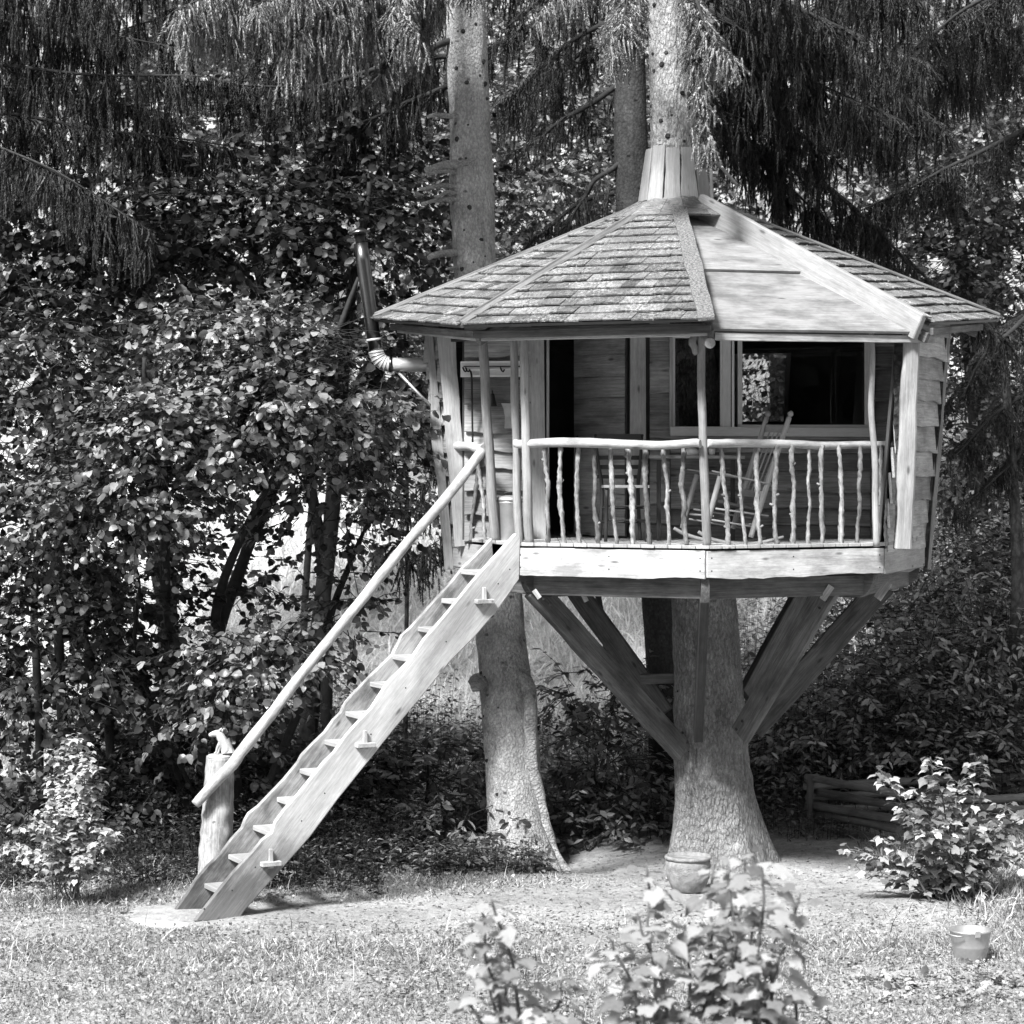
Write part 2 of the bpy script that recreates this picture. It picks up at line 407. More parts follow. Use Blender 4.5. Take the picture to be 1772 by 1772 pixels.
def ovate(w=.36, curl=.1, wav=.0):
    v = [(0, 0, 0), (.3, 0, -.03), (.65, 0, -.03-curl*.3), (1, 0, -curl),
         (.12, w*.72, .04), (.42, w*1.05, .05+wav), (.74, w*.8, .02-curl*.5), (.12, -w*.72, .05), (.42, -w*1.05, .05-wav), (.74, -w*.8, .03-curl*.5)]
    f = [(0, 4, 1), (4, 5, 1), (1, 5, 2), (5, 6, 2), (2, 6, 3), (0, 1, 7), (7, 1, 8), (1, 2, 8), (8, 2, 9), (2, 3, 9)]
    return np.array(v, float), np.array(f)[:, ::-1].copy()
KITE = (np.array([(0, 0, 0), (.45, .34, .04), (1, 0, -.06), (.5, -.34, .06)], float), np.array([(0, 1, 2), (0, 2, 3)])[:, ::-1].copy())
def lobed(seed=0, curl=.1):
    rg = random.Random(seed); out = []
    ang = [180, 150, 118, 98, 72, 52, 32, 14, 0, -14, -32, -52, -72, -98, -118, -150]
    rad = [.12, .36, .46, .38, .52, .43, .44, .52, .68, .52, .44, .43, .52, .38, .46, .36]
    for a, r in zip(ang, rad):
        r *= rg.uniform(.9, 1.1); x = .36+r*math.cos(R(a)); y = r*math.sin(R(a))
        out.append((x, y, -curl*(x-.3)**2*1.2+abs(y)*.18-y*y*.5+rg.uniform(-.02, .02)))
    v = [(.36, 0, -.02)]+out; n = len(out)
    f = [(0, 1+(i+1) % n, 1+i) for i in range(n)]
    return np.array(v, float), np.array(f)
HAZ = [ovate(.36, .12), ovate(.42, .3, .05), ovate(.30, .05, -.05), ovate(.38, .45), ovate(.34, -.15, .04)]
LOB = [lobed(1, .1), lobed(2, .35), lobed(3, .6), lobed(4, .2)]
def leaf_meshes(tmpl, mat, nm):
    out = []
    for v, f in tmpl:
        me = mesh_np(nm, v, f); me.materials.append(mat); out.append(me)
    return out
# leaves of one plant: the nearest / largest as single parts, the rest joined
def leaves(parent, pos, Rm, sc, tmpl, mat, rng, single=300, name='leaf'):
    pos = np.asarray(pos); dist = pos[:, 1]-sc*2
    idx = np.argsort(dist)
    if single:
        lm = leaf_meshes(tmpl, mat, name); PM = WM[parent].inverted()
        # spread the single leaves over the nearest part of the plant
        near = idx[:min(len(idx), single*2)]; pick = rng.permutation(near)[:single]
        for j in pick:
            M = Matrix([list(Rm[j][r]*sc[j])+[pos[j][r]] for r in range(3)]+[[0, 0, 0, 1]])
            o = bpy.data.objects.new(name, lm[j % len(lm)]); scene.collection.objects.link(o); o.parent = parent; o.matrix_basis = PM @ M
        mask = np.ones(len(pos), bool); mask[pick] = False
    else: mask = np.ones(len(pos), bool)
    if mask.any():
        v, f = scatter_var(tmpl, pos[mask], Rm[mask], sc[mask], rng)
        v = v-np.array(WM[parent].translation)
        o = obj('foliage', mesh_np('foliage', v, f), mat, parent, Matrix.Translation(WM[parent].translation)); tag(o, kind='stuff')
# sprays of leaves filling ellipsoidal lobes: (centre, radii, sprays)
def spray_leaves(lobes, rng, size=(.08, .13), per=12, length=.6, flat=.75, shell=.45):
    P, N, Dd, S, T = [], [], [], [], []
    for c, r, k in lobes:
        c = np.array(c); r = np.array(r)
        u = rng.normal(size=(k, 3)); u /= np.linalg.norm(u, axis=1, keepdims=True)
        rad = (shell+(1-shell)*rng.random(k))[:, None]
        p0 = c+u*r*rad
        d = u*np.array([1, 1, .35])+rng.normal(size=(k, 3))*.45; d[:, 2] -= .12; d /= np.linalg.norm(d, axis=1, keepdims=True)
        side = np.cross(d, [0, 0, 1.]); side /= np.linalg.norm(side, axis=1, keepdims=True)+1e-6
        L = length*rng.uniform(.6, 1.2, k)
        for a in range(k): T.append(([p0[a]-d[a]*L[a]*.3, p0[a]+d[a]*L[a]*.5+np.array([0, 0, .02]), p0[a]+d[a]*L[a]+np.array([0, 0, -.06*L[a]])], [.007, .003], 2))
        for j in range(per):
            t = (j+rng.random(k))/per; sg = 1 if j % 2 else -1
            p = p0+d*(L*t)[:, None]+rng.normal(size=(k, 3))*.015
            p[:, 2] -= .06*L*t*t
            ld = d*.55+side*sg*rng.uniform(.5, 1.1, k)[:, None]+rng.normal(size=(k, 3))*.25; ld[:, 2] -= rng.uniform(0, .6, k)
            nn = np.array([0, 0, 1.])*flat+u*.55+rng.normal(size=(k, 3))*.42; nn[:, 1] -= .12
            P.append(p); N.append(nn); Dd.append(ld); S.append(rng.uniform(size[0], size[1], k))
    P = np.concatenate(P); N = np.concatenate(N); Dd = np.concatenate(Dd); S = np.concatenate(S)
    return P, frames(Dd, N), S, T

# spruce needles: furry twig template along +X
def finger(seed, n=100, w=.04, ln=.17):
    rg = np.random.default_rng(seed); V = []; Fc = []
    bend = rg.uniform(-.1, .1)
    for i in range(n):
        t = rg.random()*.98; a = rg.random()*2*math.pi; ll = ln*(1-.35*t)*rg.uniform(.8, 1.2)
        b = np.array([t, bend*t*t, 0]); rad = np.array([0, math.cos(a), math.sin(a)])
        tip = b+rad*ll*.72+np.array([ll*.75, 0, 0]); sd = np.cross(rad, [1, 0, 0])*w/2
        V += [b-sd, b+sd, tip]; Fc.append((3*i, 3*i+1, 3*i+2))
    o = len(V)
    for t in (0, .5, 1.):
        for a in (0, 2.1, 4.2): V.append(np.array([t, bend*t*t+math.cos(a)*.05*(1.1-t), math.sin(a)*.05*(1.1-t)]))
    for k in range(2):
        for a in range(3):
            p, q_ = o+k*3+a, o+k*3+(a+1) % 3; Fc += [(p, q_, q_+3), (p, q_+3, p+3)]
    return np.array(V), np.array(Fc)
FING = [finger(i) for i in range(6)]
FINGLO = [finger(20+i, 34, .08, .24) for i in range(4)]
def curtain(parent, path, r0, hang, rng, mat, dens=1., side=.35, fl=(.14, .26), lo=False, woodm=None, t0=.08):
    """a spruce limb along `path` (world points) with hanging twigs"""
    P, U = resample(path, max(8, len(path)*4))
    br = tube('branch', path, [r0, r0*.75, r0*.35, .006], woodm or M_['twig'], parent, 7, max(8, len(path)*4), .03, .15)
    A = np.array([list(p) for p in P]); seg = np.linalg.norm(np.diff(A, axis=0), axis=1); Ltot = seg.sum()
    cum = np.concatenate([[0], np.cumsum(seg)])/Ltot
    n = int(Ltot/.042*dens)
    t = t0+(1-t0)*rng.random(n)**.85; n = len(t)
    base = np.stack([np.interp(t, cum, A[:, k]) for k in range(3)], -1)
    ax = A[-1]-A[0]; ax /= np.linalg.norm(ax); sd = np.cross(ax, [0, 0, 1.]); sd /= np.linalg.norm(sd)+1e-6
    so_ = rng.uniform(-1, 1, n)*side*(1.15-t*.8); fw = np.abs(so_)*.6
    st = base+sd*so_[:, None]+ax*fw[:, None]; st[:, 2] -= np.abs(so_)*.35
    h = hang*rng.uniform(.3, 1., n)*(.35+.9*vnoise(t*7+hang*31, so_*2, 3))*(.55+.45*np.sin(np.clip(t*1.1, 0, 1)*math.pi))
    pos, dr, sc, tb = [], [], [], []
    for a in range(n):
        tb.append(([base[a], base[a]*.5+st[a]*.5+np.array([0, 0, .02]), st[a]], [.006, .003], 2))
        sway = rng.normal(size=2)*.07; k = max(1, int(h[a]/.085))
        end = st[a]+np.array([sway[0], sway[1], -h[a]])
        tb.append(([st[a], (st[a]+end)/2+np.array([sway[1]*.3, 0, 0]), end], [.004, .002], 2))
        for j in range(k+1):
            u = j/max(k, 1); p = st[a]+(end-st[a])*u
            sp = .2 if j < k else .08; d = np.array([rng.normal()*sp, rng.normal()*sp, -1.])
            pos.append(p); dr.append(d); sc.append(rng.uniform(*fl)*(1-.25*u))
        if rng.random() < .35:
            for j in range(2):
                f_ = rng.random(); p = base[a]+(st[a]-base[a])*f_; d = ax*.6+sd*np.sign(so_[a])+rng.normal(size=3)*.3; d[2] -= 1.3
                pos.append(p); dr.append(d); sc.append(rng.uniform(*fl))
    pos = np.array(pos); dr = np.array(dr); sc = np.array(sc)
    v, f = scatter_var(FINGLO if lo else FING, pos, frames(dr, rng.normal(size=dr.shape)), sc, rng)
    off = WM[br].translation; Minv = np.array(WM[br].inverted())
    v = v @ Minv[:3, :3].T+Minv[:3, 3]
    tag(obj('needles', mesh_np('needles', v, f), mat, br, WM[br]), kind='stuff')
    w = many_tubes('twigs', tb, M_['twig'], None, 3); w.parent = br; w.matrix_basis = WM[br].inverted(); tag(w, kind='stuff')
    return len(f)

# ---------------------------------------------------------------- tree trunks
def trunk_mesh(pts, rad, seg=40, n=120, flare=None, seed=0, rough=.03, lump=.05):
    """pts top->down not required; world points bottom to top"""
    P, U = resample(pts, n); V = []; m = len(rad)-1
    for i, p in enumerate(P):
        d = (P[min(i+1, n)]-P[max(i-1, 0)]).normalized(); a = Vector((1, 0, 0)); b = d.cross(a).normalized(); a = b.cross(d)
        t = U[i]*m; k = min(int(t), m-1); r = rad[k]+(rad[k+1]-rad[k])*(t-k)
        for j in range(seg):
            an = 2*math.pi*j/seg; q_ = (math.cos(an)*1.2+seed, math.sin(an)*1.2, p.z*1.1)
            rr = r*(1+lump*noise.noise(q_)+rough*noise.noise((math.cos(an)*9+seed, math.sin(an)*9, p.z*5)))
            if flare:
                zf = max(0, 1-(p.z-flare[0])/flare[1]); 
                rr += r*zf*zf*(flare[2]+flare[3]*max(0, noise.noise((math.cos(an)*1.6+seed*3, math.sin(an)*1.6, 1.))+.25*math.sin(an*5+seed)))
            V.append(p+(a*math.cos(an)+b*math.sin(an))*rr)
    A = np.array([list(v) for v in V]); i_ = np.arange(n)[:, None]*seg; j_ = np.arange(seg)[None]
    Q = np.stack([i_+j_, i_+(j_+1) % seg, i_+seg+(j_+1) % seg, i_+seg+j_], -1).reshape(-1, 4)
    return A, Q
def trunk(parent, pts, rad, mat, **k):
    A, Q = trunk_mesh([Vector(p) for p in pts], rad, **k)
    o = WM[parent].translation
    return obj('trunk', mesh_np('trunk', A-np.array(o), Q, True), mat, parent, Matrix.Translation(o))
# the tree that carries the house
T0 = thing('spruce_tree', (2.27, 2.7, 0), 'thick rough-barked spruce carrying the treehouse, rising through its roof', 'tree')
mt = [(2.31, 2.7, -.15), (2.28, 2.7, .4), (2.23, 2.7, 1.2), (2.18, 2.69, 2.2), (2.13, 2.69, 3.2), (2.05, 2.69, 4.4), (1.93, 2.69, 6), (1.83, 2.69, 7.4), (1.79, 2.7, 8.6), (1.74, 2.7, 10), (1.68, 2.7, 12)]
trunk(T0, mt, [.50, .46, .41, .37, .36, .34, .31, .28, .25, .22, .17], M_['bark'], seg=56, n=240, flare=(-.1, 1.15, .22, .55), seed=2, rough=.045)
def knots(parent, pts, rad, n, rng, zlo, zhi, size=.03):
    V, Fc = [], []; off = 0
    P, U = resample([Vector(p) for p in pts], 200); m = len(rad)-1
    for _ in range(n):
        z = rng.uniform(zlo, zhi); k = min(range(len(P)), key=lambda i: abs(P[i].z-z)); a = rng.uniform(-math.pi, 0)
        t = U[k]*m; q_ = min(int(t), m-1); r = rad[q_]+(rad[q_+1]-rad[q_])*(t-q_)
        c = P[k]+Vector((math.cos(a), math.sin(a), 0))*r*.985; o_ = Vector((math.cos(a), math.sin(a), .15))
        s_ = size*rng.uniform(.6, 1.4); v, f, cp = tube_data([c-o_*.02, c+o_*s_*.5], [s_, s_*.5], 7, 2, rn=.3, seed=rng.random()*9)
        V += [tuple(x) for x in v]; Fc += [tuple(i+off for i in y) for y in f+cp]; off += len(v)
    me = bpy.data.meshes.new('knots'); me.from_pydata(V, [], Fc)
    o = obj('knots', me, M_['barkd'], parent); tag(o, kind='stuff')
knots(T0, mt, [.50, .46, .41, .37, .36, .34, .31, .28, .25, .22, .17], 22, random.Random(4), 7.9, 10, .035)
knots(T0, mt, [.50, .46, .41, .37, .36, .34, .31, .28, .25, .22, .17], 8, random.Random(8), 1.2, 3, .02)
# left spruce
T1 = thing('spruce_tree', (.2, 3.8, -.3), 'tall pale-barked spruce trunk behind the stairs with stubs of broken branches', 'tree')
lt = [Wp(906, 1560, 3.8), Wp(905, 1500, 3.8), Wp(893, 1400, 4.0), Wp(880, 1220, 4.4), Wp(862, 1050, 4.8), Wp(845, 800, 5.1), Wp(823, 480, 5.5), Wp(816, 300, 5.6), Wp(808, 60, 5.7), Wp(802, -200, 5.8), Wp(795, -500, 5.9)]
lr = [.5, .40, .345, .315, .30, .285, .27, .265, .25, .22, .17]
trunk(T1, lt, lr, M_['barkup'], seg=52, n=240, flare=(-.4, .7, .12, .5), seed=5, rough=.055, lump=.09)
tube('root_ridge', [Wp(900, 1165, 4.15), Wp(917, 1195, 4.05), Wp(922, 1300, 3.95), Wp(935, 1400, 3.85), Wp(955, 1470, 3.75), Wp(992, 1512, 3.55)], [.05, .09, .07, .085, .095, .04], M_['barkup'], T1, 14, 24, .02, .3)
tube('root_ridge', [Wp(828, 1180, 4.3), Wp(822, 1190, 4.1)], [.11, .05], M_['barkup'], T1, 12, 5, 0, .3)
for (x0, y0, x1, y1, r_) in [(790, 285, 737, 294, .05), (788, 297, 740, 301, .03), (788, 321, 727, 327, .028), (792, 332, 753, 340, .025), (792, 344, 730, 353, .028), (790, 435, 742, 446, .045), (785, 202, 740, 202, .03), (800, 467, 772, 466, .02), (820, 280, 788, 288, .03)]:
    tube('branch_stub', [Wp(x0+8, y0, 5.45), Wp((x0+x1)/2, (y0+y1)/2-2, 5.3), Wp(x1, y1, 5.15)], [r_*1.3, r_, r_*.7], M_['barkup'], T1, 8, 6, .01, .2)
knots(T1, lt, lr, 60, random.Random(7), 4.2, 10, .035); knots(T1, lt, lr, 16, random.Random(9), .3, 3, .028)
# third trunk behind
T2 = thing('spruce_tree', (1.9, 7, 0), 'slim spruce trunk, bark darkened for shade, standing behind the roof just left of the board collar', 'tree')
trunk(T2, [Wp(1162, 1500, 7), Wp(1152, 1180, 7), Wp(1140, 1000, 7.2), Wp(1115, 600, 7.8), Wp(1094, 300, 8), Wp(1088, 0, 8.2), Wp(1080, -300, 8.4)], [.27, .25, .24, .24, .23, .2, .16], M_['barkshade'], seg=28, n=80, seed=9)
T3 = thing('slim_tree', (6.6, 8, 0), 'dark leaning tree stem at the right edge behind the pole fence', 'tree')
trunk(T3, [Wp(1742, 1420, 7), Wp(1752, 1200, 7), Wp(1762, 1000, 7.2), Wp(1752, 820, 7.4), Wp(1735, 600, 7.6)], [.12, .10, .09, .07, .05], M_['barkd'], seg=14, n=40, seed=19)
tube('branch', [Wp(1748, 1205, 7), Wp(1690, 1215, 6.8), Wp(1620, 1250, 6.5), Wp(1560, 1300, 6.3)], [.03, .02, .008], M_['barkd'], T3, 6)

# ================================================================ the treehouse
rnd = random.Random(11); random.seed(5)
CC = Vector((1.95, 2.69, 0)); ZD = 3.6
def octp(Rr, k, z=0.):
    return Vector((CC.x+Rr*math.sin(k*math.pi/4), CC.y-Rr*math.cos(k*math.pi/4), z))
TH = thing('treehouse', (1.95, 2.69, 3.3), 'eight-sided wooden treehouse with shingled roof and stick-railed porch built around a spruce trunk', 'treehouse')
RB = 2.66
# deck boards running side to side, cut to the octagon
def xs_at(y, Rr):
    xs = []
    for k in range(8):
        a, b = octp(Rr, k), octp(Rr, k+1)
        if (a.y-y)*(b.y-y) < 0: xs.append(a.x+(b.x-a.x)*(y-a.y)/(b.y-a.y))
    return (min(xs), max(xs)) if len(xs) >= 2 else None
# boards run front to back so that their sawn ends show along the rim
x = CC.x-RB+.06
while x < CC.x+RB-.02:
    w = .135
    ys = []
    for k in range(8):
        a, b = octp(RB+.07, k), octp(RB+.07, k+1)
        if (a.x-x)*(b.x-x) < 0: ys.append(a.y+(b.y-a.y)*(x-a.x)/(b.x-a.x))
    if len(ys) >= 2:
        # both long sides follow the rim: a four-cornered board
        def yb(xx):
            r_ = []
            for k in range(8):
                a, b = octp(RB+.07, k), octp(RB+.07, k+1)
                if (a.x-xx)*(b.x-xx) <= 0 and a.x != b.x: r_.append(a.y+(b.y-a.y)*(xx-a.x)/(b.x-a.x))
            return (min(r_), max(r_)) if r_ else (ys[0], ys[1])
        l, r_ = x-w/2+.003, x+w/2-.003
        (a0, a1), (b0, b1) = yb(l), yb(r_); j = rnd.uniform(-.012, .012)
        pts = [Vector((l, a0+j, ZD)), Vector((r_, b0+j, ZD)), Vector((r_, b1, ZD)), Vector((l, a1, ZD))]
        poly_slab('floor_board', pts, (0, 0, 1), .034, M_['deck'], TH, frame((x, CC.y, ZD-.017), (0, 1, 0), (1, 0, 0)))
    x += w
# fascia boards, one per side
fz = [(3.29, 3.555)]*8
for k in range(8):
    z0, z1 = fz[k]; a = octp(RB+.03, k, (z0+z1)/2); b = octp(RB+.03, k+1, (z0+z1)/2)
    d = (b-a).normalized()
    if k == 6: b = a+(b-a)*.62
    m = M_['fresh'] if k in (0, 7) else M_['deck']
    o = board('fascia_board', a+d*.004, b-d*.004, z1-z0, .045, (0, 0, 1), m, TH, lo=.0, hi=.0, bev=.004) if k not in (0, 7) else board('fascia_board', a+d*.004, b-d*.004, .285 if k == 7 else .275, .05, (0, 0, 1), m, TH, lo=.035, hi=.006, seed=3.3+k, n=26)
# rim beams and radial floor beams with rounded noses
for k in range(8):
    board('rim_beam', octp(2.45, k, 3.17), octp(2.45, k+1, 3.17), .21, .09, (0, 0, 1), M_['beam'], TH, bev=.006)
def nosed_beam(k, rout=2.62, nose=.24):
    u = Vector((math.sin(k*math.pi/4), -math.cos(k*math.pi/4), 0)); z1, z0 = 3.285, 3.03
    prof = [(.3, z0), (rout-nose, z0)]
    for a in range(1, 8):
        t = a/8*math.pi/2; prof.append((rout-nose+nose*math.sin(t), z0+(z1-.02-z0)*(1-math.cos(t))))
    prof += [(rout, z1), (.3, z1)]
    pts = [CC+u*r_+Vector((0, 0, z)) for r_, z in prof]; n = u.cross(Vector((0, 0, 1)))
    return poly_slab('floor_beam', pts, n, .085, M_['beam'], TH, frame(CC+Vector((0, 0, 3.15)), u, (0, 0, 1)))
for k in range(8):
    if k != 6: nosed_beam(k, 2.64 if k == 0 else 2.6, .04 if k == 0 else .25)
    else: nosed_beam(k, 2.4, .2)
# soffit sheet closing the floor from below
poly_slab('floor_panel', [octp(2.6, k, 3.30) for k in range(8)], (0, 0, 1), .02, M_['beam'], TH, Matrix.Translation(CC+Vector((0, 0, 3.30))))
# braces from floor beams to trunk
def brace(P0, P1, w, t, side, name='brace', mat=None):
    return board(name, P0, P1, w, t, (P1-P0).cross(side), mat or M_['beam'], TH, lo=.012, hi=.012, bev=.008)
tr = Vector((2.2, 2.69, 0))
def radial(k): return Vector((math.sin(k*math.pi/4), -math.cos(k*math.pi/4), 0))
def side(k): return radial(k).cross(Vector((0, 0, 1)))
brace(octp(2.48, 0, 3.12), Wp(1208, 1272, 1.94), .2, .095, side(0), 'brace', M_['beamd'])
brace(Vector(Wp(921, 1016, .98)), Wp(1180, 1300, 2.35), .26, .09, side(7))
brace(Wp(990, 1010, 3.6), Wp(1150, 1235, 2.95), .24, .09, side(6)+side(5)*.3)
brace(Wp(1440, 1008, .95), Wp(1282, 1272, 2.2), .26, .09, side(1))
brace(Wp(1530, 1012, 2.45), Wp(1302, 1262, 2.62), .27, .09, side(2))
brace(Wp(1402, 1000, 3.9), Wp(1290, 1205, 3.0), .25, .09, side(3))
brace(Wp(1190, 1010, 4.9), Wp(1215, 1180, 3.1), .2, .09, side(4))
for (x_, y_, Y_) in ((1190, 1285, 2.2), (1181, 1268, 2.18), (1274, 1262, 2.1), (1284, 1248, 2.1), (952, 1046, .95), (940, 1036, .9), (1428, 1040, .86), (1418, 1052, .9), (1207, 1262, 1.98), (1208, 1240, 1.9)):
    P = Wp(x_, y_, Y_); tube('bolt', [P+Vector((0, .05, 0)), P+Vector((0, -.03, 0))], .014, M_['iron'], TH, 6, 2)
board('stub_beam', Wp(1108, 1175, 2.9), Wp(1180, 1173, 2.85), .11, .09, (0, 0, 1), M_['beam'], TH)
for (x0, y0, x1, y1, Y_, w_) in ((924, 1021, 934, 1035, .70, .05), (1000, 1011, 1015, 1041, .8, .05), (1439, 1014, 1423, 1038, .72, .07), (1538, 1008, 1518, 1036, .95, .09)):
    board('metal_plate', Wp(x0, y0, Y_), Wp(x1, y1, Y_), w_, .006, (0, 0, 1), M_['wall'], TH, bev=0)

# ---------------- walls
YW = 1.95
def Q(px, py, Y=YW): return Wp(px, py, Y)
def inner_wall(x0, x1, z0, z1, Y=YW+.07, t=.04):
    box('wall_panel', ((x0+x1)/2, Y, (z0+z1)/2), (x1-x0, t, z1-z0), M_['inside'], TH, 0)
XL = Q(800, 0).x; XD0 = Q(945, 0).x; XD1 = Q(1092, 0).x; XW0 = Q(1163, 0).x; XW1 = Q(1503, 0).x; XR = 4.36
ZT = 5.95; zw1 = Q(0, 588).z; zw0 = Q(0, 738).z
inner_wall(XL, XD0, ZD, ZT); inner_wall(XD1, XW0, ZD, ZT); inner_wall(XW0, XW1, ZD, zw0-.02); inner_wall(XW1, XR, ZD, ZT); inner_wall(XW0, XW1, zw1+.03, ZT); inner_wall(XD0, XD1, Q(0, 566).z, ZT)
def plank_rows(x0, x1, rows, mat, Y=YW, name='wall_plank', wav=.03):
    """live-edged lapped planks; rows are pixel heights of the joints, bottom first"""
    for a, b in zip(rows, rows[1:]):
        z0 = Q(0, a, Y).z; z1 = Q(0, b, Y).z; h = z1-z0
        o = obj(name, board_mesh(x1-x0-.006, h+.05, .03, wav*1.3, .004, rnd.random()*90, max(4, int((x1-x0)/.06))), mat, TH, frame((x0+.003, Y+rnd.uniform(-.006, .006), (z0+z1)/2+.012), (1, 0, 0), (0, .27, 1)))
        bevel(o, .004)
plank_rows(XD1+.2, XW0-.02, [938, 902, 868, 830, 795, 755, 716, 678, 634, 592, 560], M_['wall'])
plank_rows(XW0-.02, XW1+.02, [938, 908, 878, 849, 812, 782, 757], M_['wall'], wav=.02)
plank_rows(XW1+.02, XR, [938, 906, 876, 846, 808, 770, 730, 690, 642, 600, 560], M_['wall'])
plank_rows(XL+.02, XD0-.16, [938, 892, 852, 812, 780, 748, 700, 655, 618, 560], M_['live'], wav=.05)
# jambs
board('door_jamb', Q(930, 940, YW-.03), Q(926, 570, YW-.03), .19, .035, (1, 0, 0), M_['jamb'], TH, lo=.012, seed=2.)
board('door_jamb', Q(1104, 938, YW-.03), Q(1104, 570, YW-.03), .17, .035, (1, 0, 0), M_['jamb'], TH, hi=.01, seed=5.)
board('door_frame', Q(948, 938, YW+.03), Q(948, 570, YW+.03), .03, .14, (1, 0, 0), M_['jamb'], TH)
board('door_frame', Q(1091, 938, YW+.03), Q(1091, 570, YW+.03), .03, .14, (1, 0, 0), M_['dark'], TH)
# door leaf, swung inward, of live-edged planks
dh = Vector((XD1-.03, YW+.12, 0)); dd = Vector((-.66, .72, 0)).normalized()
DR = obj('door', board_mesh(2.25, .82, .03), M_['inside'], TH, frame(dh+dd*.41+Vector((0, 0, ZD+.03)), (0, 0, 1), dd)); bevel(DR)
zz = ZD+.04
nn = Vector((-dd.y, dd.x, 0)); nn = nn if nn.y < 0 else -nn
for h in (.22, .26, .24, .30, .26, .30, .24, .26, .2):
    o = obj('plank', board_mesh(.8, h, .02, .03, .01, rnd.random()*90, 14), M_['live'], DR, frame(dh+dd*.01+nn*.028+Vector((0, 0, zz+h/2)), dd, (0, 0, 1))); bevel(o, .003); zz += h-.012
tube('handle', [dh+dd*.72+nn*.06+Vector((0, 0, ZD+1.0)), dh+dd*.74+nn*.09+Vector((0, 0, ZD+1.06)), dh+dd*.72+nn*.06+Vector((0, 0, ZD+1.14))], .008, M_['iron'], DR, 6)
# windows
def window(px0, px1, py0, py1, fw, label=None, inset=.0, mat='frame'):
    z1, z0 = Q(0, py0).z, Q(0, py1).z; x0, x1 = Q(px0, 0).x, Q(px1, 0).x
    pa = obj('pane', board_mesh(x1-x0, z1-z0, .008), M_['glass'], None, frame((x0, YW+.05+inset, (z0+z1)/2), (1, 0, 0), (0, 0, 1)))
    fr = board('window', Vector((x0-fw, YW-.01+inset, z0-fw/2)), Vector((x1+fw, YW-.01+inset, z0-fw/2)), fw, .05, (0, 0, 1), M_[mat], TH)
    if label: fr['label'] = label
    for n_, a, b, w_, u in (('frame', (x0-fw, z1+fw/2), (x1+fw, z1+fw/2), fw, (0, 0, 1)), ('frame', (x0-fw/2, z0+.001), (x0-fw/2, z1-.001), fw, (1, 0, 0)), ('frame', (x1+fw/2, z0+.001), (x1+fw/2, z1-.001), fw, (1, 0, 0))):
        P0 = Vector((a[0], YW-.012+inset, a[1])); P1 = Vector((b[0], YW-.012+inset, b[1]))
        bevel(obj(n_, board_mesh((P1-P0).length, w_, .052), M_[mat], fr, frame(P0, P1-P0, u)), .003)
    pa.parent = fr; pa.matrix_basis = WM[fr].inverted() @ WM[pa]
    return fr
window(1168, 1246, 585, 738, .035)
window(1284, 1496, 590, 735, .05)
board('window_post', Q(1257, 745, YW-.02), Q(1257, 575, YW-.02), .09, .06, (1, 0, 0), M_['frame'], TH)
board('window_post', Q(1268.5, 745, YW-.05), Q(1268.5, 577, YW-.05), .026, .03, (1, 0, 0), M_['white'], TH)
board('window_lintel', Q(1158, 578, YW-.02), Q(1510, 578, YW-.02), .05, .07, (0, 0, 1), M_['frame'], TH)
board('window_sill', Q(1160, 746, YW-.05), Q(1506, 748, YW-.05), .10, .05, (0, .0, 1), M_['frame'], TH)
board('sill_strip', Q(1160, 757, YW-.06), Q(1506, 758, YW-.06), .035, .03, (0, 0, 1), M_['wall'], TH, hi=.01)
board('window_jamb', Q(1161, 752, YW-.03), Q(1161, 578, YW-.03), .03, .07, (1, 0, 0), M_['jamb'], TH)
board('window_jamb', Q(1509, 752, YW-.03), Q(1509, 578, YW-.03), .05, .06, (1, 0, 0), M_['jamb'], TH)
